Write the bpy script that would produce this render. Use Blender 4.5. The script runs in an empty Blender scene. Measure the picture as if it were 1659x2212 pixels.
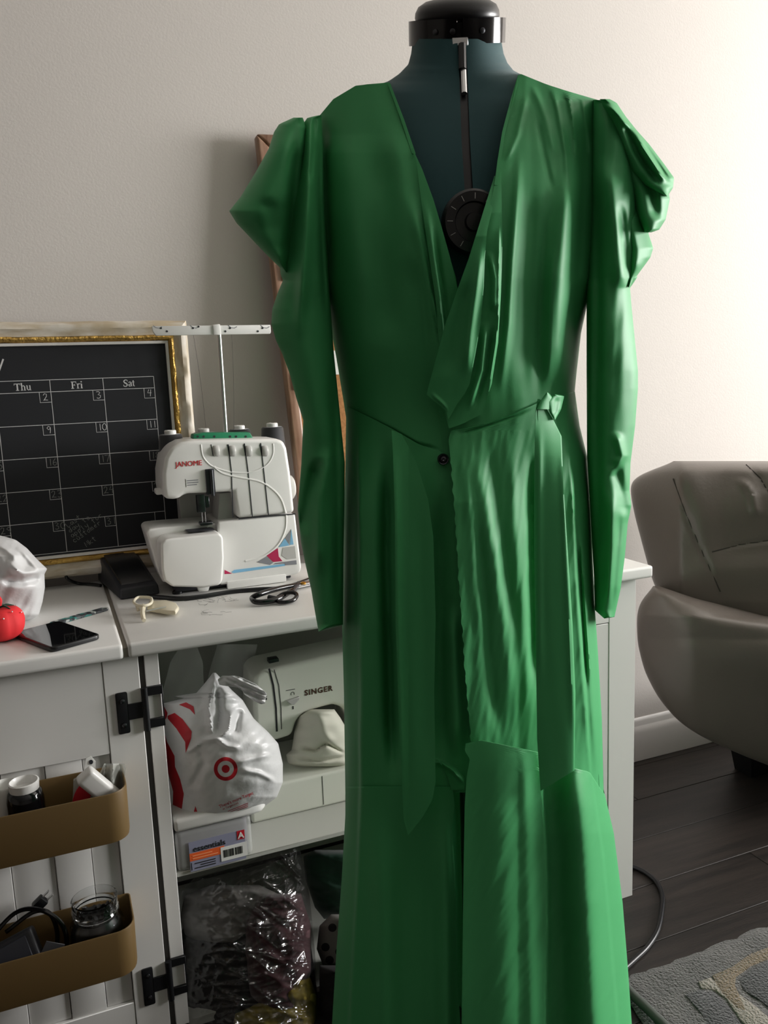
import bpy, bmesh, math, random
import numpy as np
from mathutils import Vector, Matrix, noise as mnoise

random.seed(7)
rng = np.random.default_rng(7)
scene = bpy.context.scene
COL = scene.collection

# ------------------------------------------------------------------ camera
FPX, IW, IH = 1780.0, 1659.0, 2212.0
YAW, PITCH, ROLL, CAMH = math.radians(22.0), math.radians(9.2), math.radians(-2.2), 1.12
f0 = np.array([math.sin(YAW), math.cos(YAW), 0.0])
r0 = np.array([math.cos(YAW), -math.sin(YAW), 0.0])
u0 = np.array([0, 0, 1.0])
fwd = f0 * math.cos(PITCH) - u0 * math.sin(PITCH)
up_ = u0 * math.cos(PITCH) + f0 * math.sin(PITCH)
right = r0 * math.cos(ROLL) + up_ * math.sin(ROLL)
up = up_ * math.cos(ROLL) - r0 * math.sin(ROLL)
EYE = np.array([0, 0, CAMH])
cam = bpy.data.cameras.new('camera')
cam.sensor_fit = 'VERTICAL'
cam.sensor_height = 24.0
cam.lens = 24.0 * FPX / IH
cam.clip_start = 0.02
camo = bpy.data.objects.new('camera', cam)
COL.objects.link(camo)
camo.matrix_world = Matrix(((right[0], up[0], -fwd[0], EYE[0]), (right[1], up[1], -fwd[1], EYE[1]),
                            (right[2], up[2], -fwd[2], EYE[2]), (0, 0, 0, 1)))
scene.camera = camo

# ------------------------------------------------------------------ light and exposure
world = bpy.data.worlds.new('overcast_sky')
scene.world = world
world.use_nodes = True
bg = world.node_tree.nodes['Background']
bg.inputs['Color'].default_value = (0.75, 0.83, 0.92, 1)
bg.inputs['Strength'].default_value = 1.0

def area_light(name, loc, aim, sx, sy, power, col):
    l = bpy.data.lights.new(name, 'AREA')
    l.shape = 'RECTANGLE'
    l.size, l.size_y, l.energy, l.color = sx, sy, power, col
    o = bpy.data.objects.new(name, l)
    COL.objects.link(o)
    o.location = loc
    o.rotation_euler = (Vector(aim) - Vector(loc)).to_track_quat('-Z', 'Z').to_euler()
    return o
# daylight through the window of the right wall
area_light('window_daylight', (4.16, 0.40, 1.50), (0.0, 0.40, 1.50), 1.2, 1.7, 275, (1.0, 0.985, 0.97))
vs = scene.view_settings
vs.view_transform = 'Standard'
vs.look = 'None'
vs.gamma = 1.0
vs.use_curve_mapping = False
vs.exposure = 0.0
scene.display_settings.display_device = 'sRGB'

# ------------------------------------------------------------------ helpers: real points on real planes
def ray(px, py):
    px = np.asarray(px, float)
    py = np.asarray(py, float)
    return fwd + right * ((px - IW / 2) / FPX)[..., None] - up * ((py - IH / 2) / FPX)[..., None]
def onz(px, py, z):
    r = ray(px, py)
    return EYE + r * ((z - CAMH) / r[..., 2])[..., None]
def ony(px, py, y):
    r = ray(px, py)
    return EYE + r * (y / r[..., 1])[..., None]
def dep(px, py, d):
    r = ray(px, py)
    return EYE + r * (d / (r @ f0))[..., None]

def srgb(h):
    if isinstance(h, str):
        h = [int(h[i:i + 2], 16) / 255 for i in (0, 2, 4)]
    return tuple(c / 12.92 if c <= 0.04045 else ((c + 0.055) / 1.055) ** 2.4 for c in h)

def mat(name, col, rough=0.5, metal=0.0, spec=0.5, bump=None, var=None, sheen=0.0, coat=0.0, trans=0.0, alpha_mix=None,
        aniso=0.0, transl=None, randcol=0.0):
    m = bpy.data.materials.new(name)
    m.use_nodes = True
    nt = m.node_tree
    N, L = nt.nodes, nt.links
    b = N['Principled BSDF']
    c = srgb(col)
    b.inputs['Base Color'].default_value = (*c, 1)
    b.inputs['Roughness'].default_value = rough
    b.inputs['Metallic'].default_value = metal
    b.inputs['Specular IOR Level'].default_value = spec
    b.inputs['Sheen Weight'].default_value = sheen
    b.inputs['Coat Weight'].default_value = coat
    b.inputs['Transmission Weight'].default_value = trans
    b.inputs['Anisotropic'].default_value = aniso
    tc = N.new('ShaderNodeTexCoord')
    if var:                                     # (scale, second colour, stretch xyz)
        sc, c2, st = var
        mp = N.new('ShaderNodeMapping')
        mp.inputs['Scale'].default_value = st
        L.new(tc.outputs['Object'], mp.inputs['Vector'])
        nz = N.new('ShaderNodeTexNoise')
        nz.inputs['Scale'].default_value = sc
        nz.inputs['Detail'].default_value = 6
        L.new(mp.outputs[0], nz.inputs['Vector'])
        rp = N.new('ShaderNodeValToRGB')
        rp.color_ramp.elements[0].position = 0.35
        rp.color_ramp.elements[1].position = 0.65
        rp.color_ramp.elements[0].color = (*c, 1)
        rp.color_ramp.elements[1].color = (*srgb(c2), 1)
        L.new(nz.outputs['Fac'], rp.inputs[0])
        out = rp.outputs[0]
        if randcol:
            oi = N.new('ShaderNodeObjectInfo')
            hs = N.new('ShaderNodeHueSaturation')
            ma = N.new('ShaderNodeMapRange')
            ma.inputs['To Min'].default_value = 1 - randcol
            ma.inputs['To Max'].default_value = 1 + randcol
            L.new(oi.outputs['Random'], ma.inputs['Value'])
            L.new(ma.outputs[0], hs.inputs['Value'])
            L.new(out, hs.inputs['Color'])
            out = hs.outputs[0]
        L.new(out, b.inputs['Base Color'])
    if bump:                                    # (scale, strength, distance, stretch)
        sc, s, dist = bump[:3]
        st = bump[3] if len(bump) > 3 else (1, 1, 1)
        mp = N.new('ShaderNodeMapping')
        mp.inputs['Scale'].default_value = st
        L.new(tc.outputs['Object'], mp.inputs['Vector'])
        nz = N.new('ShaderNodeTexNoise')
        nz.inputs['Scale'].default_value = sc
        nz.inputs['Detail'].default_value = 3
        L.new(mp.outputs[0], nz.inputs['Vector'])
        bp = N.new('ShaderNodeBump')
        bp.inputs['Strength'].default_value = s
        bp.inputs['Distance'].default_value = dist
        L.new(nz.outputs['Fac'], bp.inputs['Height'])
        L.new(bp.outputs[0], b.inputs['Normal'])
    surf = b.outputs[0]
    if transl:
        tr = N.new('ShaderNodeBsdfTranslucent')
        tr.inputs['Color'].default_value = (*c, 1)
        mx = N.new('ShaderNodeMixShader')
        mx.inputs[0].default_value = transl
        L.new(surf, mx.inputs[1])
        L.new(tr.outputs[0], mx.inputs[2])
        surf = mx.outputs[0]
    if alpha_mix is not None:                   # share of light that passes straight through thin film or pane
        tr = N.new('ShaderNodeBsdfTransparent')
        mx = N.new('ShaderNodeMixShader')
        mx.inputs[0].default_value = alpha_mix
        L.new(surf, mx.inputs[1])
        L.new(tr.outputs[0], mx.inputs[2])
        surf = mx.outputs[0]
    L.new(surf, N['Material Output'].inputs['Surface'])
    return m

def meta(o, label=None, cat=None, group=None, kind=None):
    for k, v in (('label', label), ('category', cat), ('group', group), ('kind', kind)):
        if v:
            o[k] = v
    return o
def thing(name, label, cat, loc=(0, 0, 0), group=None):
    o = bpy.data.objects.new(name, None)
    o.empty_display_size = 0.05
    COL.objects.link(o)
    o.location = [float(v) for v in loc]
    return meta(o, label, cat, group)
def adopt(o, parent):
    if parent is not None:
        o.parent = parent
        m = Matrix.Identity(4)
        p = parent
        chain = []
        while p is not None:
            chain.append(p)
            p = p.parent
        for q in reversed(chain):
            m = m @ q.matrix_parent_inverse @ q.matrix_basis
        o.matrix_parent_inverse = m.inverted()

class MB:
    def __init__(self):
        self.v, self.f = [], []
    def add(self, vs_, fs, M=None):
        n = len(self.v)
        if M is not None:
            vs_ = [M @ Vector(v) for v in vs_]
        self.v += [tuple(float(c) for c in v) for v in vs_]
        self.f += [tuple(i + n for i in f) for f in fs]
        return self
    def bm(self, b, M=None):
        b.verts.index_update()
        self.add([v.co.copy() for v in b.verts], [[v.index for v in f.verts] for f in b.faces], M)
        b.free()
        return self
    def box(self, lo, hi, bevel=0.0, seg=2, M=None):
        b = bmesh.new()
        bmesh.ops.create_cube(b, size=1)
        for v in b.verts:
            v.co = Vector([(lo[i] + hi[i]) / 2 + v.co[i] * (hi[i] - lo[i]) for i in range(3)])
        if bevel:
            bmesh.ops.bevel(b, geom=b.edges[:], offset=bevel, segments=seg, profile=0.6, affect='EDGES')
        return self.bm(b, M)
    def prism(self, poly, w0, w1, place, bevel=0.0, seg=3):
        """2-D outline (u,v) extruded from w0 to w1; place(u,v,w) gives the point"""
        b = bmesh.new()
        a = [b.verts.new(place(u, v, w0)) for u, v in poly]
        c = [b.verts.new(place(u, v, w1)) for u, v in poly]
        n = len(poly)
        caps = [b.faces.new(a), b.faces.new(c[::-1])]
        for i in range(n):
            b.faces.new((a[i], c[i], c[(i + 1) % n], a[(i + 1) % n]))
        bmesh.ops.recalc_face_normals(b, faces=b.faces[:])
        if bevel:
            es = [e for e in b.edges if e.calc_face_angle(0) > 0.5]
            bmesh.ops.bevel(b, geom=es, offset=bevel, segments=seg, profile=0.5, affect='EDGES', clamp_overlap=True)
        big = [f for f in b.faces if len(f.verts) > 4]
        bmesh.ops.triangulate(b, faces=big)
        return self.bm(b)
    def lathe(self, prof, c, axis=(0, 0, 1), n=24, sx=1.0, sy=1.0):
        """profile of (radius, height) turned about the axis through c"""
        q = Vector((0, 0, 1)).rotation_difference(Vector(axis).normalized()).to_matrix()
        vs_, fs = [], []
        for r, h in prof:
            for k in range(n):
                a = 2 * math.pi * k / n
                vs_.append(Vector(c) + q @ Vector((r * math.cos(a) * sx, r * math.sin(a) * sy, h)))
        for i in range(len(prof) - 1):
            for k in range(n):
                fs.append((i * n + k, i * n + (k + 1) % n, (i + 1) * n + (k + 1) % n, (i + 1) * n + k))
        if prof[0][0] > 1e-5:
            fs.append(tuple(range(n))[::-1])
        if prof[-1][0] > 1e-5:
            fs.append(tuple(range((len(prof) - 1) * n, len(prof) * n)))
        return self.add(vs_, fs)
    def tube(self, pts, r, n=8, smooth=6, closed=False):
        P = [Vector([float(c) for c in p]) for p in pts]
        if smooth > 1 and len(P) > 2:
            Q = []
            m = len(P)
            rngk = range(m if closed else m - 1)
            for i in rngk:
                p0 = P[(i - 1) % m] if (closed or i > 0) else P[0]
                p1, p2 = P[i], P[(i + 1) % m]
                p3 = P[(i + 2) % m] if (closed or i + 2 < m) else P[-1]
                for k in range(smooth):
                    t = k / smooth
                    Q.append(0.5 * ((2 * p1) + (p2 - p0) * t + (2 * p0 - 5 * p1 + 4 * p2 - p3) * t * t + (3 * p1 - p0 - 3 * p2 + p3) * t ** 3))
            if not closed:
                Q.append(P[-1])
            P = Q
        m = len(P)
        rr = r if hasattr(r, '__len__') else [r] * m
        if len(rr) != m:
            rr = np.interp(np.linspace(0, 1, m), np.linspace(0, 1, len(rr)), rr)
        vs_, fs = [], []
        nrm = None
        for i in range(m):
            t = (P[(i + 1) % m] - P[i - 1]) if closed else (P[min(i + 1, m - 1)] - P[max(i - 1, 0)])
            t.normalize()
            if nrm is None:
                nrm = t.orthogonal().normalized()
            nrm = (nrm - t * nrm.dot(t)).normalized()
            bi = t.cross(nrm)
            for k in range(n):
                a = 2 * math.pi * k / n
                vs_.append(P[i] + (nrm * math.cos(a) + bi * math.sin(a)) * float(rr[i]))
        for i in range(m if closed else m - 1):
            j = (i + 1) % m
            for k in range(n):
                fs.append((i * n + k, i * n + (k + 1) % n, j * n + (k + 1) % n, j * n + k))
        if not closed:
            fs.append(tuple(range(n))[::-1])
            fs.append(tuple(range((m - 1) * n, m * n)))
        return self.add(vs_, fs)
    def ribbon(self, pts, w, place, t=0.0006, closed=False):
        """flat stroke of width w in a plane, with a little thickness; place(u,v,h)"""
        P = [np.array(p, float) for p in pts]
        m = len(P)
        vs_ = []
        for i in range(m):
            a = P[i - 1] if (i > 0 or closed) else P[i]
            b = P[(i + 1) % m] if (i < m - 1 or closed) else P[i]
            d = b - a
            d = d / (np.linalg.norm(d) + 1e-9)
            nn = np.array([-d[1], d[0]]) * w / 2
            for s, h in ((1, 0), (1, t), (-1, t), (-1, 0)):
                q = P[i] + nn * s
                vs_.append(place(q[0], q[1], h))
        fs = []
        for i in range(m if closed else m - 1):
            j = (i + 1) % m
            for k in range(3):
                fs.append((i * 4 + k, j * 4 + k, j * 4 + k + 1, i * 4 + k + 1))
        return self.add(vs_, fs)
    def build(self, name, m, parent=None, smooth=True, label=None, angle=40, kind=None, fix=True):
        me = bpy.data.meshes.new(name)
        me.from_pydata(self.v, [], self.f)
        if fix:
            b = bmesh.new()
            b.from_mesh(me)
            bmesh.ops.recalc_face_normals(b, faces=b.faces[:])
            b.to_mesh(me)
            b.free()
        me.materials.append(m)
        if smooth:
            me.shade_smooth()
            me.set_sharp_from_angle(angle=math.radians(angle))
        o = bpy.data.objects.new(name, me)
        COL.objects.link(o)
        adopt(o, parent)
        if label:
            o['label'] = label
        if kind:
            o['kind'] = kind
        return o

def text(body, origin, xd, yd, size, m, name, parent, align='CENTER', ext=0.0003, sx=1.0, spacing=1.0, shear=0.0, bold=0.0):
    c = bpy.data.curves.new(name, 'FONT')
    c.body = body
    c.size = size
    c.align_x = align
    c.align_y = 'CENTER'
    c.extrude = ext
    c.space_character = spacing
    c.shear = shear
    c.offset = bold
    c.resolution_u = 3
    t = bpy.data.objects.new('t', c)
    COL.objects.link(t)
    bpy.context.view_layer.update()
    me = bpy.data.meshes.new_from_object(t.evaluated_get(bpy.context.evaluated_depsgraph_get()))
    bpy.data.objects.remove(t)
    bpy.data.curves.remove(c)
    xd = Vector(xd).normalized()
    yd = Vector(yd)
    yd = (yd - xd * yd.dot(xd)).normalized()
    n = xd.cross(yd)
    M = Matrix(((xd[0] * sx, yd[0], n[0], origin[0]), (xd[1] * sx, yd[1], n[1], origin[1]), (xd[2] * sx, yd[2], n[2], origin[2]), (0, 0, 0, 1)))
    me.transform(M)
    me.name = name
    me.materials.clear()
    me.materials.append(m)
    o = bpy.data.objects.new(name, me)
    COL.objects.link(o)
    adopt(o, parent)
    return o

# cloth: rows between a left and a right outline, at a real depth from the viewer's side of the form, shaped by folds
def soft_table(ys, vs_, sig, lo=0, hi=2400):
    t = np.arange(lo, hi, 2.0)
    v = np.interp(t, ys, vs_)
    k = np.exp(-0.5 * (np.arange(-int(3 * sig / 2), int(3 * sig / 2) + 1) * 2 / sig) ** 2)
    k /= k.sum()
    n = len(k) // 2
    v = np.convolve(np.pad(v, n, mode='edge'), k, mode='valid')
    return lambda y: np.interp(y, t, v)
def smoothcurve(pts, y, sig=0.0):
    a = np.array(sorted(pts, key=lambda p: p[1]), float)
    return np.interp(y, a[:, 1], a[:, 0])
def fold_field(folds, X, Y):
    """sum of folds: each (path, width, height, kind); path is x over y (kinds g, l, r) or y over x (kind h)"""
    out = np.zeros_like(X)
    for path, w, A, kind in folds:
        a = np.array(path, float)
        if kind in 'hH':
            a = a[np.argsort(a[:, 0])]
            c = np.interp(X, a[:, 0], a[:, 1])
            lo, hi, q, t = a[0, 0], a[-1, 0], X, Y - c
        else:
            a = a[np.argsort(a[:, 1])]
            c = np.interp(Y, a[:, 1], a[:, 0])
            lo, hi, q, t = a[0, 1], a[-1, 1], Y, X - c
        fl = max(12.0, 0.22 * (hi - lo))
        fade = np.clip((q - lo) / fl, 0, 1) * np.clip((hi - q) / fl, 0, 1)
        fade = fade * fade * (3 - 2 * fade)
        if kind in 'gh':
            out += A * fade * np.exp(-(t / w) ** 2)
        elif kind in 'rH':                       # sharp edge, raised on the far (right or lower) side
            out += A * fade * np.where(t > 0, np.exp(-np.maximum(t, 0) / w), np.exp(-(t / 3.0) ** 2))
        elif kind == 'l':
            out += A * fade * np.where(t < 0, np.exp(np.minimum(t, 0) / w), np.exp(-(t / 3.0) ** 2))
    return out
def wrinkle(X, Y, sx, sy, seed, ang=0.0):
    r = np.random.default_rng(seed)
    o = np.zeros_like(X)
    ca, sa = math.cos(ang), math.sin(ang)
    U, V = X * ca + Y * sa, -X * sa + Y * ca
    for k in range(10):
        a, b = r.normal(0, 1, 2)
        ph, pw = r.uniform(0, 6.28, 2)
        o += np.sin(a * U / sx * 2 + b * V / sy * 2 + ph + 1.3 * np.sin(V / sy * 0.7 + U / sx * 0.5 + pw))
    return o / 4.5
def crinkle(X, Y, s, seed, ang):
    r = np.random.default_rng(seed)
    o = np.zeros_like(X)
    for k in range(5):
        a = ang + r.normal(0, .45)
        U, V = X * math.cos(a) + Y * math.sin(a), -X * math.sin(a) + Y * math.cos(a)
        o += (1 - np.abs(np.sin(V / s + 1.6 * np.sin(U / s * .35 + r.uniform(0, 6)) + r.uniform(0, 6)))) ** 3
    return o / 3
def sheet(name, m, parent, Lp, Rp, depth, folds=(), extra=None, nx=None, dy=4.0, thick=0.0008, y0=None, y1=None, wave=None, label=None):
    ys0 = max(min(p[1] for p in Lp), min(p[1] for p in Rp)) if y0 is None else y0
    ys1 = min(max(p[1] for p in Lp), max(p[1] for p in Rp)) if y1 is None else y1
    ny = max(3, int((ys1 - ys0) / dy) + 1)
    yy = np.linspace(ys0, ys1, ny)
    l, r = smoothcurve(Lp, yy), smoothcurve(Rp, yy)
    if nx is None:
        nx = max(4, int(np.max(r - l) / dy) + 1)
    s = np.linspace(0, 1, nx)
    X = l[:, None] + (r - l)[:, None] * s[None]
    Y = np.repeat(yy[:, None], nx, 1)
    if wave is not None:
        Y = Y + wave(X, Y)
    D = depth(X, Y) - fold_field(folds, X, Y)
    if extra is not None:
        D = D - extra(X, Y)
    P = dep(X, Y, D)
    n = nx * ny
    idx = np.arange(n).reshape(ny, nx)
    fs = np.stack([idx[:-1, :-1], idx[1:, :-1], idx[1:, 1:], idx[:-1, 1:]], -1).reshape(-1, 4)
    V = P.reshape(-1, 3)
    b = MB()
    if thick:
        V2 = V + f0 * thick
        rim = np.concatenate([idx[0, :], idx[1:, -1], idx[-1, -2::-1], idx[-2:0, 0]])
        rj = np.roll(rim, -1)
        side = np.stack([rim, rj, rj + n, rim + n], -1)
        b.v = V.tolist() + V2.tolist()
        b.f = fs.tolist() + (fs[:, ::-1] + n).tolist() + side.tolist()
    else:
        b.v, b.f = V.tolist(), fs.tolist()
    return b.build(name, m, parent, label=label, angle=70)
def pillow(name, m, parent, Lp, Rp, d0, tf, tb, folds=(), extra=None, nx=44, dy=4.0, y0=None, y1=None, power=0.5, capped=True, label=None, taper=0.0, soft=0.0):
    """closed soft body between two outlines, tf in front of and tb behind the depth d0"""
    ys0 = max(min(p[1] for p in Lp), min(p[1] for p in Rp)) if y0 is None else y0
    ys1 = min(max(p[1] for p in Lp), max(p[1] for p in Rp)) if y1 is None else y1
    ny = max(3, int((ys1 - ys0) / dy) + 1)
    yy = np.linspace(ys0, ys1, ny)
    l, r = smoothcurve(Lp, yy), smoothcurve(Rp, yy)
    if soft:
        l = soft_table(*np.array(sorted((b_, a_) for a_, b_ in Lp)).T, soft)(yy)
    th = np.linspace(0, math.pi, nx)
    s = (1 - np.cos(th)) / 2
    X = l[:, None] + (r - l)[:, None] * s[None]
    Y = np.repeat(yy[:, None], nx, 1)
    d0v = d0(X, Y) if callable(d0) else d0 + 0 * X
    tfv = (tf(Y) if callable(tf) else tf + 0 * Y)
    tbv = (tb(Y) if callable(tb) else tb + 0 * Y)
    if taper:
        e = np.clip((Y - ys0) / taper, 0, 1) * 1.0
        e2 = np.clip((ys1 - Y) / taper, 0, 1)
        ev = np.sqrt(np.clip(e * (2 - e), 0, 1)) * np.sqrt(np.clip(e2 * (2 - e2), 0, 1))
        tfv, tbv = tfv * ev, tbv * ev
    q = np.clip(1 - (2 * s - 1) ** 2, 0, 1)[None] ** power
    fo = fold_field(folds, X, Y)
    if extra is not None:
        fo = fo + extra(X, Y)
    edge = np.clip(q * 2.2, 0, 1)
    F = dep(X, Y, d0v - tfv * q - fo * edge)
    B = dep(X[:, 1:-1], Y[:, 1:-1], (d0v + tbv * q)[:, 1:-1])
    ring = np.concatenate([F, B[:, ::-1]], 1)
    nr = ring.shape[1]
    idx = np.arange(ny * nr).reshape(ny, nr)
    a = idx
    c = np.roll(idx, -1, 1)
    fs = np.stack([a[:-1], a[1:], c[1:], c[:-1]], -1).reshape(-1, 4)
    b = MB()
    b.v = ring.reshape(-1, 3).tolist()
    b.f = fs.tolist()
    if capped:
        b.f.append(tuple(idx[0].tolist()))
        b.f.append(tuple(idx[-1][::-1].tolist()))
    return b.build(name, m, parent, label=label, angle=70)

# ------------------------------------------------------------------ materials
M = {}
M['wall_far'] = mat('bounce_cut_wall_paint', 'a09a92', 0.85, bump=(230, 0.16, 0.003))  # unseen left and front walls, colour darkened to cut bounce light
M['wall'] = mat('wall_paint', 'd1cbc5', 0.85, bump=(230, 0.10, 0.003))
M['ceiling'] = mat('ceiling_paint', 'e8e4de', 0.9)
M['trim'] = mat('white_trim_paint', 'e2dfdb', 0.45)
M['plank'] = mat('dark_wood_planks', '221e1c', 0.45, var=(5, '352e2a', (0.6, 9, 1)), bump=(30, 0.2, 0.002, (1, 12, 1)), randcol=0.35)
M['plank_gap'] = mat('floor_underlay', '1c1917', 0.9)
M['white'] = mat('white_laminate', 'dcdbd8', 0.38)
M['white_matt'] = mat('white_painted_board', 'd4d3d0', 0.55)
M['interior_shade'] = mat('shaded_white_board', 'b6b7b0', 0.55)  # white board greyed so its colour carries the shade inside the cabinet
M['edge_dark'] = mat('raw_dark_gap', '33302c', 0.8)
M['black_metal'] = mat('black_metal', '0d0e12', 0.45)
M['steel'] = mat('steel', 'd4d4d4', 0.32, metal=1.0)
M['dark_steel'] = mat('dark_steel', '55565a', 0.3, metal=1.0)
M['brass'] = mat('brass', 'b98a3c', 0.3, metal=1.0)
M['black'] = mat('black_plastic', '101114', 0.35)
M['black_gloss'] = mat('glossy_black_plastic', '0b0b0e', 0.12)
M['charcoal'] = mat('charcoal_plastic', '24252b', 0.5)
M['serger'] = mat('white_machine_plastic', 'e2e1de', 0.3, spec=0.5)
M['serger_grey'] = mat('pale_grey_plastic', 'b9b8b5', 0.35)
M['satin'] = mat('green_satin', '4aa567', 0.52, spec=0.25, bump=(900, 0.06, 0.001, (1, 1, 0.25)), transl=0.07)
M['satin_in'] = mat('green_satin_facing', '2a9353', 0.46, spec=0.4, sheen=0.1, bump=(900, 0.06, 0.001), transl=0.12)
M['teal'] = mat('teal_foam_fabric', '1f4a4e', 0.85, sheen=0.2, bump=(1500, 0.2, 0.0006))
M['chalk'] = mat('chalkboard', '14161b', 0.75)
M['chalkwhite'] = mat('chalk_white', 'c9c9c9', 0.9)
M['chalkdim'] = mat('faint_chalk', '80827f', 0.95)
M['frame_white'] = mat('distressed_white_wood', 'd9d2c6', 0.6, var=(18, 'b9a98e', (1, 6, 1)))
M['gilt'] = mat('gold_leaf_moulding', 'c9a254', 0.4, metal=0.6, bump=(120, 0.9, 0.006))
M['cork'] = mat('cork', 'b5804f', 0.9, var=(160, '9a6a3e', (1, 1, 1)), bump=(300, 0.3, 0.002))
M['oak'] = mat('oak_frame', 'a3826c', 0.4, var=(14, '7a5844', (6, 6, 0.5)))
M['leather'] = mat('grey_leather', '6a635d', 0.34, spec=0.5, bump=(140, 0.12, 0.003))
M['seam'] = mat('seam_thread', '3a3632', 0.8)
M['tan'] = mat('tan_bin_plastic', '6f5833', 0.5)
M['red'] = mat('red_print', 'c01f2e', 0.5)
M['redfab'] = mat('red_cotton', 'd5242a', 0.75)
M['film'] = mat('white_plastic_film', 'e4e4e4', 0.35, transl=0.25, bump=(40, 0.25, 0.01))
M['film_clear'] = mat('translucent_film', 'cfd2cc', 0.3, alpha_mix=0.62)
M['clear'] = mat('clear_plastic_bag', '303030', 0.08, spec=1.0, alpha_mix=0.70, coat=1.0, bump=(30, 0.35, 0.01))
M['glass'] = mat('jar_glass', 'f4f6f6', 0.03, trans=1.0)
M['pane'] = mat('window_glass', 'ffffff', 0.02, alpha_mix=0.93)
M['cream'] = mat('cream_plastic', 'e9e2cc', 0.25, transl=0.2)
M['maroon'] = mat('maroon_cloth', '3a0f18', 0.8, sheen=0.2)
M['greycloth'] = mat('grey_white_cloth', '7c7975', 0.8)
M['creamcloth'] = mat('cream_cloth', 'd8d6c8', 0.8)
M['darkgreen'] = mat('dark_green_cloth', '0f3a2a', 0.75, sheen=0.2)
M['darkcloth'] = mat('black_cloth', '1a1819', 0.85)
M['yellow'] = mat('mustard_cloth', '8a7a2c', 0.8)
M['singer'] = mat('ivory_machine_plastic', 'd9dbd0', 0.35)
M['orange'] = mat('orange_print', 'e8632a', 0.6)
M['lavender'] = mat('lavender_print', '8d8fa6', 0.6)
M['paper'] = mat('white_paper', 'e6e6e2', 0.7)
M['ink'] = mat('black_ink', '17171a', 0.7)
M['bluegrey'] = mat('blue_print', '7db4d6', 0.5)
M['greyprint'] = mat('grey_print', '85868c', 0.5)
M['crimson'] = mat('crimson_print', 'b02050', 0.5)
M['greenplastic'] = mat('green_plastic', '1f7a55', 0.4)
M['rug'] = mat('grey_rug_pile', '434240', 0.95, sheen=0.3, var=(14, '53514e', (1, 1, 1)), bump=(220, 1.0, 0.01))
M['rug_cream'] = mat('cream_rug_pile', '827d71', 0.95, sheen=0.3, bump=(220, 1.0, 0.01))
M['rug_tan'] = mat('tan_rug_pile', '695b44', 0.95, sheen=0.3, bump=(220, 1.0, 0.01))
M['rug_dark'] = mat('charcoal_rug_pile', '303032', 0.95, sheen=0.3, bump=(220, 1.0, 0.01))
M['thread'] = mat('black_thread', '15151a', 0.7, sheen=0.3)
M['hair'] = mat('thread_ends', '4a4a48', 0.8)

# ------------------------------------------------------------------ the room
WX0, WX1, WY0, WY1, WZ = -4.2, 4.0, -4.6, 1.82, 2.6
def struct(name, b, m, smooth=False):
    o = b.build(name, m, None, smooth=smooth)
    o['kind'] = 'structure'
    return o
struct('wall_back', MB().box((WX0 - .1, WY1, 0), (WX1 + .1, WY1 + .1, WZ)), M['wall'])
struct('wall_left', MB().box((WX0 - .1, WY0, 0), (WX0, WY1, WZ)), M['wall_far'])
wy0, wy1, wz0, wz1 = -0.46, 1.26, 0.89, 2.11            # window opening in the right wall
struct('wall_right', MB().box((WX1, WY0, 0), (WX1 + .1, wy0, WZ)).box((WX1, wy1, 0), (WX1 + .1, WY1, WZ))
       .box((WX1, wy0, 0), (WX1 + .1, wy1, wz0)).box((WX1, wy0, wz1), (WX1 + .1, wy1, WZ)), M['wall'])
struct('wall_front', MB().box((WX0 - .1, WY0 - .1, 0), (WX1 + .1, WY0, WZ)), M['wall_far'])
struct('ceiling', MB().box((WX0 - .1, WY0 - .1, WZ), (WX1 + .1, WY1 + .1, WZ + .1)), M['ceiling'])
w1 = MB().box((WX1 + .03, wy0, wz0), (WX1 + .07, wy0 + .05, wz1)).box((WX1 + .03, wy1 - .05, wz0), (WX1 + .07, wy1, wz1)) \
    .box((WX1 + .03, wy0, wz0), (WX1 + .07, wy1, wz0 + .05)).box((WX1 + .03, wy0, wz1 - .05), (WX1 + .07, wy1, wz1)) \
    .box((WX1 + .03, .38, wz0), (WX1 + .07, .42, wz1))
w1 = struct('window_1', w1, M['trim'])
MB().box((WX1 + .048, wy0, wz0), (WX1 + .052, wy1, wz1)).build('pane', M['pane'], w1, smooth=False)
fl = struct('floor', MB().box((WX0 - .1, WY0 - .1, -.06), (WX1 + .1, WY1 + .1, -.004)), M['plank_gap'])
pl_w, pl_l = 0.152, 1.22
pmesh = None
k = 0
y = WY0
while y < WY1 - 0.01:
    x = WX0 - (k * 0.43) % pl_l
    while x < WX1:
        a, c = max(x, WX0), min(x + pl_l, WX1)
        if c - a > 0.05:
            full = abs((c - a) - pl_l) < 1e-6 and y + pl_w <= WY1
            if full and pmesh is not None:
                o = bpy.data.objects.new('plank', pmesh)
                COL.objects.link(o)
            else:
                yy1 = min(pl_w, WY1 - y)
                o = MB().box((0, 0, -.004), (c - a - .0018, yy1 - .0018, 0), 0.0006, 1).build('plank', M['plank'], None, smooth=False)
                if full:
                    pmesh = o.data
            o.location = (a, y, 0)
            o.parent = fl
        x += pl_l
    y += pl_w
    k += 1
def bb(poly, w0, w1, place, name):
    struct(name, MB().prism(poly, w0, w1, place, 0.0015, 1), M['trim'], True)
prof = [(0, 0), (.016, 0), (.016, .085), (.013, .098), (.008, .104), (.008, .118), (.004, .126), (0, .128)]
bb(prof, WX0, WX1, lambda u, v, w: (w, WY1 - u, v), 'baseboard_back')
bb(prof, WY0, WY1 - .016, lambda u, v, w: (WX1 - u, w, v), 'baseboard_right')

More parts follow.
